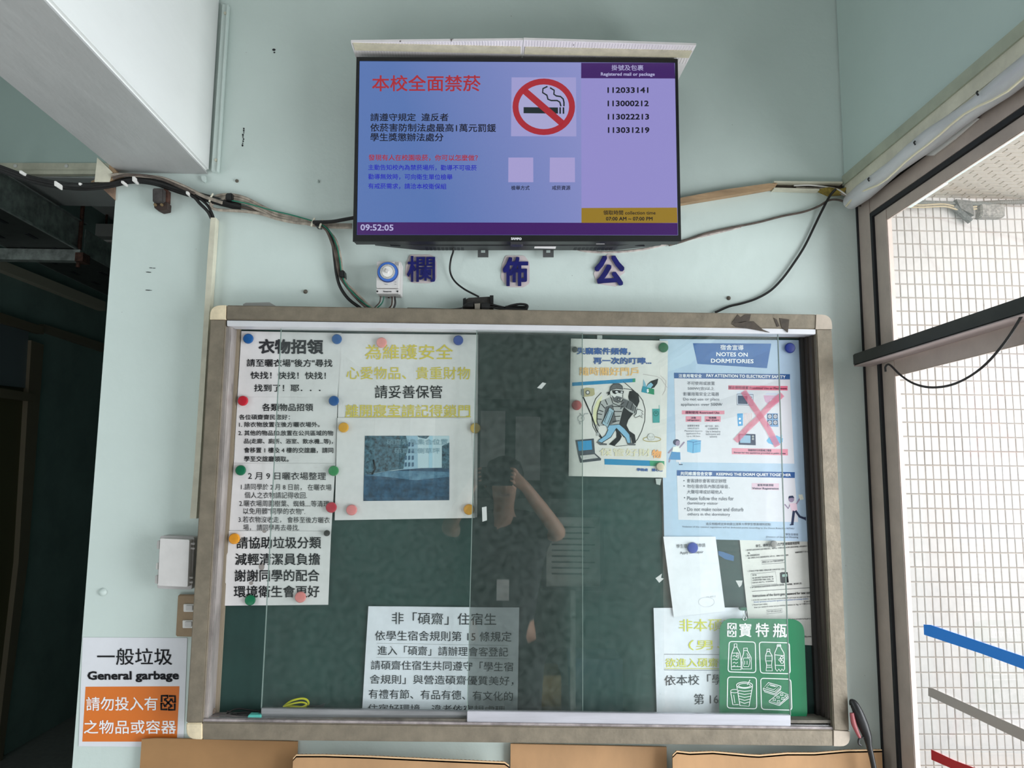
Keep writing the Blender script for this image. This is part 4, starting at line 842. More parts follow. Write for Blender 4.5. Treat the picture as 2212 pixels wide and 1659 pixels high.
P.ring(946, 1150, 96, 27, 7, I((176, 160, 92)), 3); P.ell(936, 1125, 40, 38, G3, 4); P.ring(936, 1125, 38, 36, 4, G1, 5); P.line([(910, 1100), (936, 1160), (962, 1100)], 3, G1, 5); P.line([(900, 1125), (972, 1125)], 3, G1, 5)
P.ring(176, 925, 34, 34, 7, G1, 3); P.line([(200, 895), (215, 875), (252, 872)], 12, G1, 3); P.line([(160, 962), (166, 985)], 14, G1, 3); P.line([(176, 925), (190, 910)], 4, G2, 4); P.line([(165, 870), (185, 895)], 10, G1, 3)
P.poly([(116, 1160), (315, 1142), (328, 1302), (145, 1318)], I((72, 80, 88)), 3); P.poly([(138, 1174), (288, 1162), (298, 1262), (152, 1276)], I((60, 144, 190)), 4)
P.poly([(145, 1318), (328, 1302), (396, 1362), (392, 1380), (168, 1406)], I((70, 76, 82)), 3); P.poly([(165, 1328), (322, 1314), (362, 1352), (188, 1374)], G3, 4)
for k in range(4): P.line([(172 + k * 5, 1334 + k * 10), (330 + k * 9, 1320 + k * 9)], 2.5, G2, 5)
P.line([(850, 445), (1000, 470), (1050, 500), (1110, 590)], 5, I((176, 168, 166)), 2); P.line([(1040, 460), (1100, 520), (1090, 620), (1060, 670)], 6, I((190, 180, 178)), 2)
P.done()

# blue dormitory poster
K = zc(1180, 690, 3.0157)
o, P = sheet('dormitory_poster', [(738, 128), (1655, 135), (1730, 1447), (768, 1427)], CB + .0015, PAPERB, 'large pale blue dormitory notes poster at the upper right of the board', 'poster', conv=K, warp=.0004, seed=8)
DB = I((62, 104, 162)); DB2 = I((54, 92, 148)); PW = I((218, 216, 222)); PK = I((226, 150, 166)); TX = I((84, 88, 100)); LB = I((118, 178, 214)); NV = I((50, 58, 84))
P.poly([(738, 128), (1100, 130), (940, 290), (800, 340), (745, 340)], I((186, 206, 222)), 1); P.poly([(955, 155), (1465, 158), (1437, 318), (985, 290)], DB, 2); P.poly([(1080, 205), (1220, 185), (1400, 158), (1465, 158), (1458, 200), (1250, 290), (1020, 260)], I((70, 112, 170)), 3)
P.text('宿舍宣導', 1133, 182, 1285, 184, 34, WHT, .01); P.text('NOTES ON', 1107, 227, 1312, 230, 27, WHT, .02); P.text('DORMITORIES', 1072, 269, 1350, 273, 27, WHT, .02)
P.poly([(832, 348), (1587, 357), (1587, 391), (833, 384)], DB2, 2); P.text('注意用電安全', 862, 367, 1013, 368, 24, WHT, .015); P.text('PAY ATTENTION TO ELECTRICITY SAFETY', 1042, 366, 1558, 375, 20, WHT, .02)
P.poly([(833, 384), (1587, 391), (1615, 940), (845, 930)], PW, 1)
for s_, x0, x1, y, h in (('不可使用或放置', 918, 1097, 416, 24), ('500W(含)以上', 922, 1095, 451, 25), ('影響用電安全之電器', 893, 1125, 486, 24), ('Do not use or place', 893, 1128, 522, 24), ('appliances over 500W', 877, 1147, 556, 24)): P.text(s_, x0, y, x1, y + 1, h, TX, .0)
P.poly([(1185, 430), (1572, 434), (1572, 463), (1185, 458)], I((222, 110, 134)), 2); P.text('禁止使用/放置 Prohibited Use or Placement', 1187, 444, 1567, 449, 19, I((120, 50, 80)), .01)
P.poly([(883, 593), (1160, 595), (1160, 618), (883, 618)], PK, 2); P.text('限制使用 Restricted Use', 908, 606, 1128, 607, 18, I((96, 50, 80)), .02)
for x0, x1, a, b_ in ((908, 1010, '冰箱', 'refrigerator'), (1032, 1136, '吹風機', 'hair dryers')):
    P.poly([(x0, 631), (x1, 631), (x1, 667), (x0, 667)], PK, 2); m_ = (x0 + x1) / 2; P.text(a, m_ - 8 * len(a), 641, m_ + 8 * len(a), 641, 13, NV, .02); P.text(b_, x0 + 10, 657, x1 - 10, 657, 13, NV, .015)
for s_, x0, x1, y in (('放置需先申請', 920, 997, 693), ('100公升以內', 922, 995, 710), ('Placement requires', 902, 1017, 728), ('application first', 913, 1005, 745), ('Up to 100 liters', 915, 1003, 762), ('僅於浴室、廁所、', 1035, 1128, 695), ('交誼廳使用', 1053, 1118, 712), ('Use is limited to', 1040, 1135, 730), ('bathrooms and', 1040, 1132, 747), ('saloons', 1065, 1113, 763)): P.text(s_, x0, y, x1, y, 13, TX, .0)
P.poly([(917, 790), (955, 781), (1008, 788), (1005, 864), (955, 872), (918, 862)], LB, 2); P.line([(918, 792), (958, 800), (1008, 790)], 3, DB, 3); P.line([(958, 800), (956, 868)], 2, DB, 3); P.line([(962, 815), (1005, 808)], 2, DB, 3)
# appliances
P.poly([(1242, 475), (1258, 468), (1335, 474), (1348, 486), (1348, 560), (1242, 556)], I((210, 214, 228)), 2); P.line([(1242, 486), (1348, 490), (1346, 560), (1242, 556)], 3, NV, 3, True); P.poly([(1248, 496), (1310, 498), (1310, 552), (1248, 550)], I((78, 90, 112)), 3); P.ring(1332, 508, 6, 6, 2, NV, 4)
for k in range(4): P.line([(1327, 522 + k * 8), (1340, 522 + k * 8)], 3, PK, 4)
P.poly([(1415, 495), (1528, 497), (1520, 540), (1490, 556), (1445, 552), (1425, 535)], I((214, 170, 196)), 2); P.ring(1466, 530, 7, 7, 3, WHT, 3); P.poly([(1420, 490), (1528, 492), (1510, 480), (1440, 478)], I((206, 208, 226)), 2)
P.poly([(1243, 614), (1280, 612), (1280, 692), (1248, 696)], I((90, 160, 210)), 2); P.ell(1260, 648, 7, 7, WHT, 3); P.ell(1262, 674, 7, 7, WHT, 3)
for k in range(5): P.line([(1290 + k * 12, 612), (1290 + k * 12, 694)], 6, I((226, 196, 196)), 2)
P.poly([(1437, 612), (1508, 612), (1512, 700), (1438, 698)], I((120, 156, 196)), 2)
for x in (1455, 1492):
    for y in (632, 672): P.poly([(x - 14, y - 15), (x + 14, y - 15), (x + 14, y + 15), (x - 14, y + 15)], NV, 3); P.ell(x, y, 11, 12, PW, 4); P.ring(x, y, 5, 5, 3, NV, 5)
P.poly([(1250, 745), (1362, 747), (1364, 820), (1253, 816)], NV, 2); P.poly([(1262, 754), (1330, 756), (1330, 806), (1262, 804)], I((150, 180, 204)), 3); P.ell(1346, 762, 7, 7, G1, 3); P.ell(1346, 779, 7, 7, G1, 3); P.line([(1298, 745), (1276, 720)], 3, NV, 2); P.line([(1300, 745), (1312, 718)], 3, NV, 2)
P.poly([(1433, 790), (1450, 768), (1500, 756), (1540, 775), (1538, 800), (1490, 822), (1445, 806)], I((110, 176, 214)), 2); P.ell(1530, 760, 8, 12, I((180, 210, 226)), 2)
XM = bpy.data.materials.new('translucent_pink_ink'); XM.use_nodes = True
_b = XM.node_tree.nodes['Principled BSDF']; _b.inputs['Base Color'].default_value = col((232, 110, 140)); _b.inputs['Alpha'].default_value = .55; _b.inputs['Roughness'].default_value = .8
P.line([(1290, 478), (1345, 560), (1400, 640), (1450, 720), (1500, 815)], 40, XM, 8); P.line([(1530, 495), (1460, 560), (1375, 650), (1300, 720), (1240, 785)], 38, XM, 9)
P.poly([(1208, 838), (1573, 845), (1573, 886), (1208, 878)], PK, 2); P.text('除提供於公共區域之電器', 1315, 852, 1465, 854, 15, NV, .01); P.text('Except for the appliances provided in public areas', 1223, 868, 1558, 875, 14, NV, .01)
P.poly([(850, 982), (1618, 995), (1618, 1033), (850, 1018)], DB2, 2); P.text('共同維護宿舍安寧', 873, 1003, 1080, 1006, 25, WHT, .015); P.text('KEEPING THE DORM QUIET TOGETHER', 1108, 1009, 1593, 1015, 21, WHT, .02)
P.poly([(850, 1018), (1618, 1033), (1640, 1320), (860, 1305)], PW, 1)
for s_, x0, x1, y in (('會客請依會客規定辦理', 915, 1173, 1051), ('勿在宿舍區內製造噪音、', 917, 1195, 1087), ('大聲喧嘩或妨礙他人', 917, 1150, 1123), ('Please follow the rules for', 917, 1222, 1165), ('dormitory visitor', 919, 1120, 1199), ('Do not make noise and disturb', 919, 1285, 1236), ('others in the dormitory', 921, 1198, 1271)): P.text(s_, x0, y, x1, y + 2, 25, TX, .0)
for x, y in ((896, 1050), (897, 1085), (900, 1161), (903, 1232)): P.ell(x, y, 4, 4, TX, 3)
P.poly([(1338, 1066), (1515, 1068), (1515, 1112), (1338, 1110)], I((222, 190, 204)), 2); P.text('會客申請流程', 1375, 1079, 1480, 1080, 15, NV, .01); P.text('Visitor Registration', 1342, 1102, 1513, 1104, 16, NV, .015)
P.text('違反相關規定將依國立清華大學學生宿舍規則扣點', 1040, 1332, 1463, 1335, 17, TX); P.text('Violation of the relevant regulations will be deducted points according to the Dorm Rules for NTHU', 885, 1351, 1613, 1364, 14, TX)
P.text('學生住宿組', 1558, 1400, 1640, 1401, 15, TX); P.text('Division of Student Housing', 1436, 1418, 1640, 1420, 15, TX)
SKN = I((150, 134, 158)); 
P.ell(848, 800, 22, 20, NV, 2); P.ell(856, 806, 14, 17, SKN, 3); P.poly([(826, 830), (868, 828), (872, 866), (820, 862)], I((232, 232, 226)), 3); P.poly([(818, 862), (872, 864), (874, 915), (798, 912)], I((84, 142, 190)), 3); P.line([(868, 835), (898, 800)], 9, SKN, 3); P.line([(826, 838), (796, 870)], 8, SKN, 3); P.line([(862, 915), (872, 942)], 8, I((224, 216, 222)), 2); P.line([(866, 945), (886, 945)], 6, NV, 3); P.line([(805, 912), (800, 930)], 8, SKN, 2)
P.ell(1596, 1172, 18, 19, SKN, 3); P.poly([(1576, 1166), (1582, 1150), (1606, 1148), (1616, 1164), (1596, 1162)], NV, 4); P.poly([(1582, 1198), (1630, 1196), (1636, 1245), (1600, 1252)], I((228, 198, 210)), 3); P.line([(1630, 1200), (1652, 1165)], 9, SKN, 3); P.poly([(1642, 1142), (1668, 1140), (1676, 1172), (1652, 1176)], I((230, 228, 214)), 3); P.line([(1586, 1208), (1576, 1232), (1554, 1206)], 8, SKN, 3)
P.line([(1612, 1250), (1602, 1330)], 16, NV, 3); P.line([(1624, 1248), (1650, 1285), (1686, 1298)], 14, NV, 3); P.line([(1588, 1338), (1608, 1336)], 7, NV, 4); P.line([(1686, 1288), (1688, 1308)], 6, NV, 4)
P.done()

# repair sheet, password sheet, resident notices
K = zc(1380, 1150, 3.2596)
o, P = sheet('password_sheet', [(708, 40), (1232, 35), (1306, 800), (786, 770)], CB + .0008, PAPERG, 'small print instruction sheet with a gate password heading, hanging at the right edge', conv=K, warp=.0004, seed=9)
P.text('新生、轉學生及交換生門禁密碼使用說明', 825, 96, 1130, 74, 22, BLK, .02)
Bl = I((90, 120, 170))
for s_, x0, y0, x1, y1, h, mt in (('1. 提供新生(研究所新生)或大學部(新生、轉學生、交換生)尚未有學生證前同學進入所住宿舍大', 750, 127, 1185, 97, 13, BLK), ('樓。', 768, 146, 785, 145, 12, BLK), ('2. 輸入密碼查詢系統', 752, 165, 850, 157, 13, BLK), ('查詢網頁或掃描下方 QR code', 1100, 142, 1195, 134, 13, BLK),
        ('輸入學號以及生日查詢碼(例如: 8月1日，請輸入0801) 查詢', 770, 182, 1052, 160, 13, BLK), ('掃描此 QR code 可連結查詢系統', 868, 210, 1018, 198, 13, BK2), ('3. 於宿舍大門讀卡機輸入密碼(8位數 ID碼)即可進入宿舍', 767, 275, 1025, 258, 13, BLK), ('讀卡機', 800, 302, 828, 300, 11, BLK), ('輸入密文時按下後背面按"確認"鍵', 800, 322, 945, 311, 11, BLK), ('(如需要使用讀卡機輸入密碼)，確', 800, 338, 948, 328, 11, BLK), ('認後完成上網(步行)，大門就會開啟', 800, 356, 950, 344, 11, BLK),
        ('4. 本門禁密碼為住宿使用後請立即更換學生證感應，如有問題，請洽辦公室。', 782, 388, 1148, 358, 13, BLK), ("1. It's for the new comer who does not receive student ID card, it just can enter your dorm during", 792, 478, 1235, 450, 13, BLK), ('October (graduate) and September (graduate, undergraduate and exchange student).', 808, 492, 1192, 467, 13, Bl), ('2. Password query website', 797, 511, 905, 505, 13, BLK), ('or scan QR code.', 1160, 487, 1240, 484, 13, BLK), ('Enter your student ID number and your birthday in numbers, ex. Aug. 1st =>0801) to query.', 812, 530, 1225, 500, 13, BLK), ('Scan QR code to Link', 905, 558, 1003, 551, 12, BK2), ('the dorm card reader by the gate (a total of 1)', 1060, 612, 1248, 606, 13, BLK), ('office time.', 1160, 735, 1215, 731, 12, BLK)):
    P.text(s_, x0, y0, x1, y1, h, mt, .01)
P.text('Instructions of the dorm gate password for new comer', 802, 450, 1228, 424, 24, BLK, .02); P.line([(797, 415), (1238, 387)], 3, BK2)
P.line([(862, 197), (1025, 190), (1028, 213), (866, 224)], 2, BK2, 3, True); P.line([(788, 293), (962, 277), (972, 362), (795, 374)], 2, BK2, 3, True); P.line([(898, 548), (1008, 538), (1010, 562), (902, 574)], 2, BK2, 3, True)
P.poly([(993, 286), (1005, 280), (1046, 280), (1055, 352), (1010, 358), (998, 352)], BLK, 3); P.poly([(1008, 296), (1042, 292), (1044, 310), (1010, 314)], I((150, 180, 170)), 4); P.done()
o, P = sheet('resident_notice', [(103, 532), (745, 528), (760, 1350), (128, 1350)], CB + .0018, PAPER2, 'white notice with yellow lines, half hidden by the green recycling sign', conv=K, warp=.0004, seed=10)
Y2 = I((210, 208, 70))
P.text('非本碩齋', 285, 655, 690, 650, 88, Y2, .0); P.text('（男、', 350, 795, 590, 790, 72, Y2, .0); P.text('欲進入碩齋', 187, 918, 560, 916, 64, Y2, .003); P.line([(185, 958), (570, 960)], 4, Y2); P.line([(178, 858), (700, 862), (700, 972), (178, 968)], 2.5, BK2, 3, True)
P.text('依本校「學', 180, 1042, 590, 1034, 72, BK2, .003); P.text('第 16', 388, 1174, 560, 1172, 76, BK2, .003); P.done()
o, P = sheet('repair_sheet', [(172, 30), (540, 30), (608, 555), (245, 595)], CB + .005, M('paper_cool_white', (232, 232, 238), .6, var=.04, vs=14, bump=.12, bs=14), 'small white repair application sheet hung askew from a blue magnet', conv=K, warp=.0004, seed=11)
P.text('學生宿舍修繕申請', 265, 98, 468, 90, 28, BK2); P.text('Apply for Repair', 290, 147, 455, 139, 25, BK2); P.ring(475, 490, 56, 34, 2.5, I((196, 196, 202)), 2); P.text('112. 2025.12', 476, 454, 540, 450, 9, I((150, 150, 156))); P.done()
K = zc(620, 1250, 3.568)
o, P = sheet('resident_notice', [(628, 212), (1790, 222), (1775, 1100), (575, 1085)], CB + .0015, PAPER2, 'wrinkled laminated notice in the lower middle of the board', conv=K, warp=.0007, seed=12)
for s_, x0, x1, y0, y1, h in (('非「碩齋」住宿生', 808, 1612, 304, 312, 92), ('依學生宿舍規則第 15 條規定', 680, 1730, 437, 447, 76), ('進入「碩齋」請辦理會客登記', 700, 1703, 551, 565, 72), ('請碩齋住宿生共同遵守「學生宿', 648, 1743, 664, 679, 72), ('舍規則」與營造碩齋優質美好，', 640, 1745, 774, 788, 72), ('有禮有節、有品有德、有文化的', 630, 1740, 886, 904, 72), ('住宿好環境，違者依宿規處理', 625, 1680, 998, 1010, 68)): P.text(s_, x0, y0, x1, y1, h, I((46, 48, 52)), .0)
P.line([(695, 497), (1707, 515), (1710, 617), (690, 605)], 2, G1, 3, True); P.done()

# green recycling sign
K = zc(1380, 1150, 3.2596); SGQ = [K(*p) for p in ((570, 605), (1162, 612), (1190, 1348), (566, 1340))]
sg = obj('recycling_sign', MB().prism(rounded(SGQ, 30, 8), .034, .032), M('green_acrylic', (18, 116, 74), .25, var=.04, vs=6), label='green rounded recycling sign with white bottle pictograms', cat='sign')
P = Print(sg, W, .034, K)
P.text('寶', 706, 688, 793, 688, 98, WHT, .014); P.text('特', 822, 686, 916, 688, 98, WHT, .014); P.text('瓶', 945, 690, 1042, 692, 98, WHT, .014)
recyc(P, 623, 635, 64, 104, WHT, 10)
for q in ([(636, 768), (820, 772), (824, 988), (628, 982)], [(848, 772), (1060, 778), (1066, 996), (856, 990)], [(626, 1018), (828, 1022), (830, 1243), (622, 1236)], [(858, 1027), (1070, 1034), (1078, 1252), (864, 1246)]): P.rr(q, 22, 6, WHT)
def L_(pts, c=False, w_=5): P.line(pts, w_, WHT, 5, c)
L_([(672, 785), (690, 785), (690, 806), (712, 850), (718, 880), (720, 966), (652, 966), (650, 880), (655, 850), (672, 808)], True); L_([(670, 808), (692, 808)]); L_([(655, 850), (700, 850)], False, 4)
for k in range(4): L_([(662, 872 + k * 24), (672, 866 + k * 24), (684, 874 + k * 24), (696, 868 + k * 24)], False, 4)
L_([(650, 945), (718, 945)], False, 4); L_([(690, 845), (702, 850), (704, 888), (690, 880)], True, 4)
L_([(738, 815), (764, 815), (764, 832), (790, 880), (792, 962), (728, 962), (722, 900), (738, 850)], True); L_([(736, 832), (764, 832)], False, 4); L_([(738, 885), (776, 885), (782, 905), (774, 945), (738, 945), (732, 915)], True, 4); L_([(760, 850), (782, 884), (766, 880)], True, 4); L_([(745, 905), (745, 930)], False, 4); L_([(762, 905), (762, 930)], False, 4)
L_([(902, 822), (922, 822), (922, 842), (938, 868), (938, 900), (934, 930), (940, 975), (896, 975), (900, 930), (892, 900), (892, 868), (902, 842)], True); L_([(892, 870), (938, 870)], False, 4); L_([(894, 905), (936, 905)], False, 4); L_([(898, 935), (936, 935)], False, 4); L_([(898, 950), (938, 950)], False, 4); L_([(900, 838), (924, 838)], False, 6)
L_([(974, 790), (998, 790), (998, 808), (1022, 850), (1026, 960), (1018, 975), (1008, 962), (998, 978), (986, 962), (974, 978), (962, 962), (956, 850), (974, 808)], True); L_([(956, 862), (1022, 868)], False, 4); L_([(958, 935), (1024, 938)], False, 4); L_([(972, 800), (1000, 800)], False, 8)
for x, y, r in ((1006, 882, 9), (994, 898, 8), (1008, 912, 10)): P.ring(x, y, r, r, 4, WHT, 5)
P.ring(744, 1076, 56, 22, 5, WHT, 5); P.ring(744, 1078, 42, 14, 4, WHT, 5); L_([(690, 1085), (712, 1220), (776, 1224), (800, 1085)]); L_([(764, 1072), (782, 1040)], False, 5)
for k in range(5): L_([(696 + k * 4, 1112 + k * 20), (744, 1120 + k * 21), (793 - k * 4, 1114 + k * 20)], False, 4)
P.ring(674, 1118, 28, 12, 4, WHT, 5); L_([(646, 1120), (662, 1214), (702, 1212)]); L_([(668, 1145), (676, 1200)], False, 4)
L_([(912, 1058), (1000, 1082), (956, 1122), (876, 1098)], True); L_([(920, 1070), (978, 1086), (950, 1108), (896, 1092)], True, 4); L_([(876, 1098), (876, 1110), (956, 1136), (1000, 1096), (1000, 1082)]); L_([(884, 1114), (884, 1122), (958, 1146), (998, 1108), (998, 1098)], False, 4); L_([(925, 1078), (960, 1086)], False, 4)
L_([(1000, 1122), (1062, 1146), (990, 1210), (918, 1186)], True); L_([(918, 1186), (918, 1196), (990, 1220), (1062, 1158), (1062, 1146)], False, 4)
for x, y in ((1006, 1142), (1038, 1152), (980, 1160), (1014, 1170), (954, 1178), (984, 1190)): L_([(x - 11, y + 6), (x - 8, y - 6), (x + 8, y - 6), (x + 11, y + 6)], True, 4)
P.done('pictogram')
K2 = K
bc = obj('binder_clip', MB().prism([K(716, 528), K(760, 528), K(762, 552), K(714, 550)], .037, .024), M('green_clip', (24, 92, 66), .4), bevel=.001, label='small green binder clip holding the top of the green sign', cat='binder clip')
obj('wire_loop', MB().tube(W.hit([K(730, 552), K(738, 585), K(732, 608), K(744, 620), K(758, 608), K(752, 585), K(758, 552)], .036), .0009, 6), CHROME, bc, smooth=True)

# magnets
MAG = [(537, 732, 11, (20, 86, 150), 'blue magnet at the upper left corner of the lost clothes notice'), (728, 733, 11, (28, 88, 150), 'blue magnet at the upper right corner of the lost clothes notice'), (525.5, 866, 11, (190, 32, 50), 'red magnet at the left edge of the found items notice'),
       (721.5, 866, 11, (26, 84, 150), 'blue magnet at the right edge of the found items notice'), (520.5, 1016, 11, (8, 104, 70), 'dark green magnet at the left edge of the drying yard notice'), (721, 1017, 11, (56, 140, 84), 'light green magnet at the right edge of the drying yard notice'),
       (716, 1096, 11.5, (190, 44, 64), 'crimson magnet at the lower right of the drying yard notice'), (507, 1163.5, 11.5, (226, 152, 40), 'orange magnet at the upper left of the rubbish sorting notice'), (706.5, 1151.5, 6.5, (56, 52, 50), 'small black magnet at the upper right of the rubbish sorting notice'),
       (541, 1296, 11, (8, 110, 72), 'green magnet at the bottom of the rubbish sorting notice'), (649.5, 1289.5, 11.5, (230, 138, 134), 'pink magnet at the bottom of the rubbish sorting notice'), (824.5, 740.5, 11.5, (232, 150, 144), 'pink magnet at the top of the yellow heading notice'),
       (990, 735.5, 11, (66, 88, 160), 'violet blue magnet at the top right of the yellow heading notice'), (742.5, 923.5, 11, (226, 164, 46), 'yellow magnet at the upper left of the lawn photograph notice'), (1027, 925, 11.5, (214, 178, 96), 'pale yellow magnet at the upper right of the lawn photograph notice'),
       (760, 1101.5, 11.5, (232, 138, 138), 'pink magnet at the lower left of the lawn photograph notice'), (1013, 1100.5, 11.5, (228, 162, 50), 'yellow magnet at the lower right of the lawn photograph notice'), (1241.5, 755.5, 6.5, (96, 96, 94), 'small grey magnet at the upper left of the burglar poster'),
       (1432.5, 751, 11, (26, 98, 62), 'green magnet between the burglar poster and the blue poster'), (1705.5, 752, 11.5, (24, 48, 140), 'blue magnet at the upper right of the dormitory poster'), (1245.5, 875.5, 11, (188, 88, 88), 'faded red magnet on the left edge of the burglar poster'),
       (1425.5, 1008, 9, (204, 190, 164), 'cream magnet at the lower right of the burglar poster'), (1495.5, 1183, 11.5, (40, 62, 160), 'blue magnet holding the repair application sheet'), (1670.5, 1175, 7.5, (128, 124, 120), 'grey magnet holding the small print password sheet')]
for x, y, r, rgb, lab in MAG:
    rr_ = r * (1.7 - .025) / FX; h = .0065
    obj('magnet', MB().lathe(at(x, y, CB + .0062), (0, -1, 0), [(rr_ * .97, 0), (rr_, .001), (rr_ * .98, h * .6), (rr_ * .86, h * .9), (rr_ * .5, h), (rr_ * .1, h)], 28), M('magnet_%d_%d_%d' % rgb, rgb, .35, var=.08, vs=60), smooth=True, label=lab, cat='magnet')
# scraps of tape on the glass
SCR = M('clear_tape_scrap', (176, 182, 178), .4)
for i, (pts, c, lab) in enumerate((([(1160, 838), (1172, 826), (1180, 828), (1170, 840)], .0595, 'torn tape scrap on the glass left of the burglar poster'), ([(1041, 1096), (1051, 1094), (1052, 1124), (1042, 1127)], .0592, 'narrow clear tape strip on the glass right of the lawn notice'), ([(1416, 1249), (1430, 1239), (1428, 1248), (1434, 1250), (1424, 1259)], .0595, 'arrow shaped tape scrap on the glass left of the repair sheet'),
        ([(1589, 1254), (1604, 1254), (1602, 1264), (1597, 1269)], .0595, 'pale tape scrap on the glass right of the repair sheet'), ([(1290, 724), (1301, 724), (1301, 732), (1290, 733)], CB + .003, 'bit of tape above the burglar poster'), ([(1416, 1034), (1429, 1034), (1426, 1048), (1418, 1046)], CB + .002, 'bit of tape below the burglar poster'))):
    obj('tape_scrap', MB().prism(pts, c, c - .0003), SCR, label=lab, cat='tape')
obj('blue_tape', MB().prism([K(560, 130), K(600, 140), K(670, 165), K(668, 202), K(610, 190), K(562, 160)], CB + .0006, CB), M('blue_tape_strip', (40, 92, 140), .5), label='strip of blue tape behind the repair sheet', cat='tape')
# things on the ledge
bt = lz + .0005
def lp(x, y): 
    p = hz([(x, y)], bt)[0]; return p
sc_ = obj('scissors', MB().tube([at(x, y, .026) for x, y in ((612, 1527), (628, 1515), (650, 1509), (663, 1512), (666, 1521), (655, 1527), (630, 1526), (612, 1527))], .0022, 8, squash=.8), M('yellow_plastic', (206, 200, 30), .3), smooth=True, label='yellow handled scissors lying on the cabinet ledge', cat='scissors')
obj('finger_ring', MB().tube([at(x, y, .032) for x, y in ((612, 1527), (628, 1521), (650, 1517), (662, 1521), (650, 1528), (630, 1529))], .0018, 8), M('yellow_plastic', (206, 200, 30), .3), sc_, smooth=True)
obj('blade', MB().prism([(664, 1524), (690, 1524), (703, 1519), (698, 1528), (670, 1528)], .03, .028), DKPL, sc_)
obj('eraser', MB().prism([(536, 1545), (563, 1545), (563, 1555), (533, 1555)], .055, .035), M('teal_plastic', (98, 196, 184), .4), bevel=.001, label='turquoise plastic eraser at the left end of the ledge', cat='eraser')
for i, pts in enumerate(([(480, 1553), (495, 1538), (515, 1531), (540, 1534), (562, 1536)], [(478, 1552), (510, 1541), (540, 1539), (565, 1543), (600, 1545)], [(490, 1536), (520, 1546), (545, 1545), (570, 1538)])):
    obj('loose_wire', MB().tube([at(x, y, .03 + i * .005) for x, y in pts], .0018, 6), BLACKC, smooth=True, label=('looped', 'straight', 'short crossing')[i] + ' black wire on the ledge at the lower left of the cabinet', cat='wire')
obj('crumpled_tape', MB().lathe(at(458, 1541, .03), (.2, -.3, 1), [(.003, 0), (.008, .004), (.006, .009), (.002, .012)], 7), M('crumpled_brown', (120, 104, 90), .8, var=.3, vs=90), label='crumpled scrap in the lower left corner of the cabinet', cat='scrap')

# ---- plug strip on the board top
ps = obj('plug_strip', MB().prism([(1003, 650), (1010, 643), (1062, 640), (1066, 646), (1066, 672), (1003, 672)], .035, .005), M('grimy_black', (58, 54, 50), .7, var=.4, vs=60), bevel=.002, label='dusty black plug strip on top of the noticeboard', cat='power strip')
obj('end_clip', MB().prism([(1000, 645), (1006, 643), (1006, 668), (1000, 668)], .04, .005), BLACKPL, ps); obj('end_clip', MB().prism([(1058, 638), (1066, 638), (1066, 668), (1060, 668)], .04, .005), BLACKPL, ps)
obj('band', MB().prism([(1025, 656), (1037, 655), (1036, 676), (1026, 676)], .062, .035), M('dusty_band', (110, 104, 94), .8), ps)
obj('plug', MB().tube([at(1000, 664, .045), at(1010, 660, .047), at(1024, 659, .05)], [.003, .0075, .008], 8, smooth=False), BLACKC, smooth=True, label='left black plug in the dusty strip', cat='plug')
obj('plug', MB().prism([(1037, 654), (1058, 652), (1060, 668), (1038, 668)], .06, .036), BLACKC, bevel=.003, label='right black plug in the dusty strip', cat='plug')
cable([(1058, 657), (1085, 664), (1110, 668), (1134, 669), (1139, 660), (1125, 657), (1105, 660), (1085, 667)], .0028, BLACKC, 'coiled black cord right of the plug strip', 'cord', c=.04)
cable([(1058, 663), (1090, 668), (1120, 671)], .0024, BLACKC, 'lower black cord right of the plug strip', 'cord', c=.05)
cable([(1002, 665, .045), (975, 668, .04), (930, 667, .035), (880, 666, .03)], .0016, BLACKC, 'thin black cord lying along the board top left of the plug strip', 'cord')
obj('cord_adaptor', MB().prism([(1090, 660), (1140, 660), (1140, 674), (1090, 674)], .03, .01), BLACKPL, bevel=.002, label='flat black adaptor behind the coiled cord on the board top', cat='adaptor')

# ================================================================== BELOW THE BOARD
def cardboard(pts, c, lab, mt=CARD, edge=True, th=.005):
    q = W.hit(pts, c); top = list(q); x0, x1 = q[0][0], q[-1][0]
    body = top + [np.array([x1, -c, .01]), np.array([x0, -c, .01])]
    o = obj('cardboard_sheet', MB().prism3(body, (0, th, 0)), mt, label=lab, cat='cardboard', )
    if edge:
        mb = MB(); L0 = np.array(top); xs = np.arange(x0, x1, .0042); zs_ = np.interp(xs, L0[:, 0], L0[:, 2])
        for k in range(len(xs) - 1):
            a = zs_[k]; yo = -c + (.0008 if k % 2 else .003)
            mb.prism3([(xs[k], yo, a - .001), (xs[k + 1], -c + (.003 if k % 2 else .0008), zs_[k + 1] - .001), (xs[k + 1], -c + (.0042 if k % 2 else .002), zs_[k + 1] + .0008), (xs[k], yo + .0012, a + .0008)], (0, 0, .0022))
        obj('fluted_edge', mb, CARDE, o)
        obj('face_lip', MB().prism3([p + (0, 0, -.003) for p in top] + [p + (0, 0, .003) for p in reversed(top)], (0, .0006, 0)), M('liner_edge', (206, 172, 132), .8), o)
    return o
cardboard([(306, 1597), (340, 1595), (643, 1602)], .014, 'plain brown cardboard sheet at the left under the board', CARD2, edge=False)
cardboard([(633, 1641), (640, 1633), (700, 1633), (800, 1636), (950, 1643), (1090, 1649), (1100, 1656)], .05, 'cardboard sheet with a fluted edge under the middle of the board')
cardboard([(1103, 1607), (1200, 1609), (1440, 1614)], .014, 'creased cardboard sheet directly under the board right of the middle', CARD, edge=False)
cardboard([(1453, 1634), (1462, 1625), (1490, 1628), (1540, 1626), (1620, 1633), (1640, 1634), (1700, 1629), (1760, 1629), (1830, 1623), (1905, 1622)], .05, 'rightmost cardboard sheet with a wavy fluted edge')
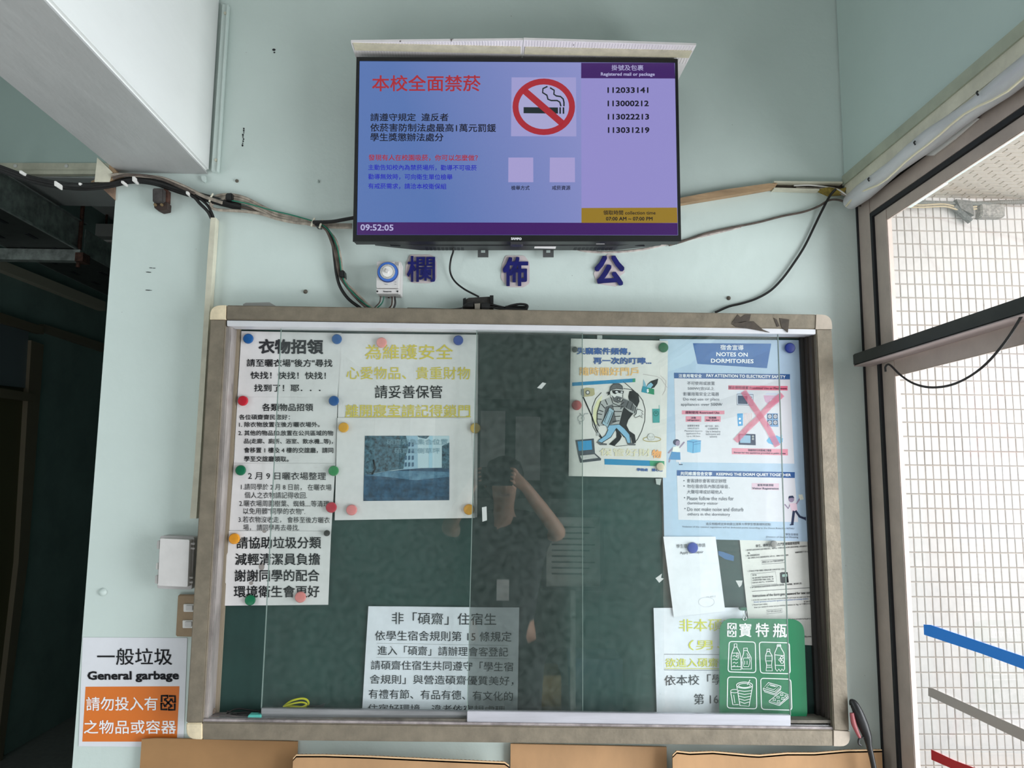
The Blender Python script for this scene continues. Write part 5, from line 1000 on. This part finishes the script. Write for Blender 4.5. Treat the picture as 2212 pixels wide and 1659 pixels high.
# litter tongs
lt = obj('litter_tongs', MB().tube([at(x, y, c) for x, y, c in ((1836, 1517, .075), (1844, 1520, .08), (1854, 1540, .085), (1864, 1566, .085), (1873, 1590, .085), (1877, 1610, .085), (1884, 1640, .085), (1892, 1680, .085))], [.006, .0085, .0105, .0115, .009, .006, .0055, .0055], 12, squash=.8), M('black_handle', (26, 26, 28), .4), smooth=True, label='black handled litter tongs standing at the lower right of the board', cat='litter tongs')
p = at(1890, 1675, .085); obj('shaft', MB().tube([p, (p[0] + .02, p[1], .02)], .005, smooth=False), M('black_handle', (26, 26, 28), .4), lt)
obj('trigger', MB().tube([at(x, y, .085) for x, y in ((1840, 1540), (1844, 1562), (1852, 1582), (1858, 1594))], [.0045, .0055, .004, .003], 10, squash=.7), M('dusky_red_plastic', (140, 66, 70), .4), lt, smooth=True)
obj('trigger_hook', MB().tube([at(x, y, .085) for x, y in ((1866, 1592), (1856, 1596), (1855, 1606), (1860, 1610))], .0022, 8), M('black_handle', (26, 26, 28), .4), lt, smooth=True)

# ================================================================== BEHIND THE CAMERA (seen only as reflections in the cabinet glass)
def skin_body(name, joints, edges, mat, root, parent=None, sub=2):
    names = list(joints); me = bpy.data.meshes.new(name); me.from_pydata([joints[n][:3] for n in names], [(names.index(a), names.index(b)) for a, b in edges], [])
    o = bpy.data.objects.new(name, me); COL.objects.link(o)
    md = o.modifiers.new('skin', 'SKIN'); md.use_smooth_shade = True
    for i, n in enumerate(names):
        sv = me.skin_vertices[0].data[i]; r = joints[n][3]; sv.radius = (r, r) if not hasattr(r, '__len__') else r; sv.use_root = (n == root)
    o.modifiers.new('sub', 'SUBSURF').levels = sub; o.modifiers['sub'].render_levels = sub
    me.materials.append(mat); o['_w'] = [0, 0, 0]
    if parent: o.parent = parent; o.location = -np.array(parent['_w'])
    return o
SKIN = M('skin', (186, 140, 118), .5); SHIRT = M('black_shirt', (30, 32, 36), .8)
EX, EYY, EZ = 0.02, -1.90, 1.62
px0 = (.03, -1.96)
J = {'pelvis': (.05, -2.0, .92, .13), 'waist': (.05, -2.0, 1.08, .115), 'chest': (.05, -1.99, 1.28, .13), 'neck0': (.05, -1.98, 1.42, .06), 'neck': (.05, -1.95, 1.48, .048), 'jaw': (.05, -1.93, 1.53, .055), 'head': (.05, -1.94, 1.61, .078), 'crown': (.05, -1.95, 1.67, .06)}
Ed = [('pelvis', 'waist'), ('waist', 'chest'), ('chest', 'neck0'), ('neck0', 'neck'), ('neck', 'jaw'), ('jaw', 'head'), ('head', 'crown')]
for s_, n in ((1, 'r'), (-1, 'l')):
    J.update({'sh' + n: (.05 + s_ * .17, -1.98, 1.39, .055), 'el' + n: (.05 + s_ * .26, -1.90, 1.38 if s_ < 0 else 1.36, .04), 'fo' + n: (.03 + s_ * .17, -1.82, 1.50, .034), 'wr' + n: (.02 + s_ * .115, -1.765, 1.585, .025), 'pa' + n: (.01 + s_ * .095, -1.745, 1.62, .026),
              'hip' + n: (.05 + s_ * .09, -2.0, .86, .085), 'kn' + n: (.05 + s_ * .10, -1.99, .48, .058), 'an' + n: (.05 + s_ * .10, -2.0, .09, .042), 'to' + n: (.05 + s_ * .11, -1.86, .04, .035)})
    Ed += [('chest', 'sh' + n), ('sh' + n, 'el' + n), ('el' + n, 'fo' + n), ('fo' + n, 'wr' + n), ('wr' + n, 'pa' + n), ('pelvis', 'hip' + n), ('hip' + n, 'kn' + n), ('kn' + n, 'an' + n), ('an' + n, 'to' + n)]
    for k in range(4):
        b0 = (.01 + s_ * (.085 - .002 * k), -1.738, 1.645 - k * .017)
        J.update({'f%d' % k + n: (*b0, .009), 'g%d' % k + n: (b0[0] - s_ * .004, b0[1] + .018, b0[2] + .008, .008), 'h%d' % k + n: (b0[0] - s_ * (.02 if k else .026), b0[1] + .02, b0[2] + .012, .0065)})
        Ed += [('pa' + n, 'f%d' % k + n), ('f%d' % k + n, 'g%d' % k + n), ('g%d' % k + n, 'h%d' % k + n)]
    J.update({'t0' + n: (.01 + s_ * .075, -1.745, 1.592, .010), 't1' + n: (.01 + s_ * .055, -1.735, 1.60, .008)}); Ed += [('pa' + n, 't0' + n), ('t0' + n, 't1' + n)]
body = skin_body('person', J, Ed, SKIN, 'pelvis', None, 2)
tag(body, 'person in a black shirt holding up a phone, reflected in the cabinet glass', 'person')
SJ = {'hem': (.05, -2.0, .80, .17), 'waist': (.05, -2.0, 1.05, .145), 'chest': (.05, -1.99, 1.28, .15), 'neck0': (.05, -1.985, 1.42, .07), 'sr': (.23, -1.975, 1.39, .075), 'er': (.29, -1.93, 1.37, .062), 'sl': (-.13, -1.975, 1.39, .075), 'el': (-.19, -1.93, 1.38, .062)}
skin_body('shirt', SJ, [('hem', 'waist'), ('waist', 'chest'), ('chest', 'neck0'), ('chest', 'sr'), ('sr', 'er'), ('chest', 'sl'), ('sl', 'el')], SHIRT, 'waist', body)
TJ = {'p': (.05, -2.0, .88, .14)}
te = []
for s_, n in ((1, 'r'), (-1, 'l')): TJ.update({'h' + n: (.05 + s_ * .09, -2.0, .8, .125), 'k' + n: (.05 + s_ * .1, -1.99, .48, .075), 'a' + n: (.05 + s_ * .1, -2.0, .12, .065)}); te += [('p', 'h' + n), ('h' + n, 'k' + n), ('k' + n, 'a' + n)]
skin_body('trousers', TJ, te, SHIRT, 'p', body)
hair = MB().lathe((.05, -1.975, 1.60), (0, .25, 1), [(.06, -.08), (.088, -.03), (.092, .04), (.075, .09), (.03, .115), (.005, .118)], 20)
obj('hair', hair, M('black_hair', (20, 18, 18), .6), body, smooth=True)
fc = MB()
for s_ in (-1, 1): fc.lathe((.05 + s_ * .031, -1.872, 1.60), (0, 1, 0), [(.001, -.004), (.010, 0), (.010, .006)], 12)
obj('eyes', fc, M('eye_dark', (30, 26, 24), .3), body, smooth=True)
obj('nose', MB().tube([(.05, -1.868, 1.60), (.05, -1.856, 1.575), (.05, -1.862, 1.565)], [.006, .011, .009], 8, smooth=False), SKIN, body, smooth=True)
obj('mouth', MB().tube([(.028, -1.874, 1.54), (.05, -1.870, 1.537), (.072, -1.874, 1.54)], .005, 8), M('lips', (150, 84, 80), .5), body, smooth=True)
for s_ in (-1, 1): obj('ear', MB().lathe((.05 + s_ * .082, -1.945, 1.59), (s_, 0, .1), [(.02, 0), (.024, .005), (.012, .01)], 12), SKIN, body, smooth=True)
obj('identity_card', MB().box(.02, -1.84, 1.08, .075, -1.837, 1.17), PAPER, label='white identity card hanging on the person shirt front', cat='identity card')
ph = obj('phone', MB().box(-.075, -1.722, 1.582, .085, -1.714, 1.662), M('phone_dark', (36, 38, 42), .3), bevel=.003, label='dark phone held sideways by the reflected person', cat='phone')
# room things mirrored in the glass
ss = obj('sign_stand', MB().box(.30, -2.74, 1.02, .60, -2.72, 1.40), M('stand_sheet', (180, 180, 176), .6), label='upright notice stand with a framed sheet, reflected in the glass', cat='sign stand')
sfm = MB()
for a in ((.28, 1.0, .30, 1.42), (.60, 1.0, .62, 1.42), (.28, 1.40, .62, 1.42), (.28, 1.0, .62, 1.02)): sfm.box(a[0], -2.745, a[1], a[2], -2.71, a[3])
obj('frame', sfm, DKPL, ss); obj('pole', MB().tube([(.45, -2.73, .02), (.45, -2.73, 1.0)], .015, smooth=False), GALV, ss); obj('base', MB().lathe((.45, -2.73, 0), (0, 0, 1), [(.16, 0), (.16, .015), (.03, .03)], 24), DKPL, ss)
for i in range(9): obj('sheet_line', MB().box(.33, -2.7185, 1.34 - i * .032, .57 - (i % 3) * .03, -2.718, 1.348 - i * .032), BK2, ss)
rng = random.Random(5)
nb = obj('wall_board', MB().box(-1.3, -4.6, 1.45, .75, -4.57, 2.25), M('wall_board_green', (58, 84, 78), .8), label='dark green board with pinned papers on the rear wall, reflected in the glass', cat='noticeboard')
for i in range(7):
    x = -1.25 + i * .285; obj('pinned_paper', MB().box(x, -4.568, 1.55 + rng.uniform(0, .05), x + .2, -4.565, 2.1 + rng.uniform(0, .08)), PAPER if i % 3 else M('dark_paper', (80, 110, 104), .8), nb)
cb = obj('yellow_crate', MB().box(.10, -3.4, 0, .42, -3.1, .45), M('dull_yellow', (150, 124, 60), .6), bevel=.006, label='dull yellow crate on the floor, reflected in the glass', cat='crate')
bin_ = obj('blue_bin', MB().prism3([(.78, -3.3, 0), (1.02 - .2, -3.3, 0), (1.02 - .2, -3.3, .5), (.5, -3.3, .5), (.52, -3.3, 0)], (0, -.3, 0)), M('bin_blue', (60, 110, 150), .5), bevel=.004, label='blue bin against the rear side, reflected in the glass', cat='bin')

bpy.data.objects.remove(_to); 
for o in list(SC.objects):
    if '_w' in o: del o['_w']
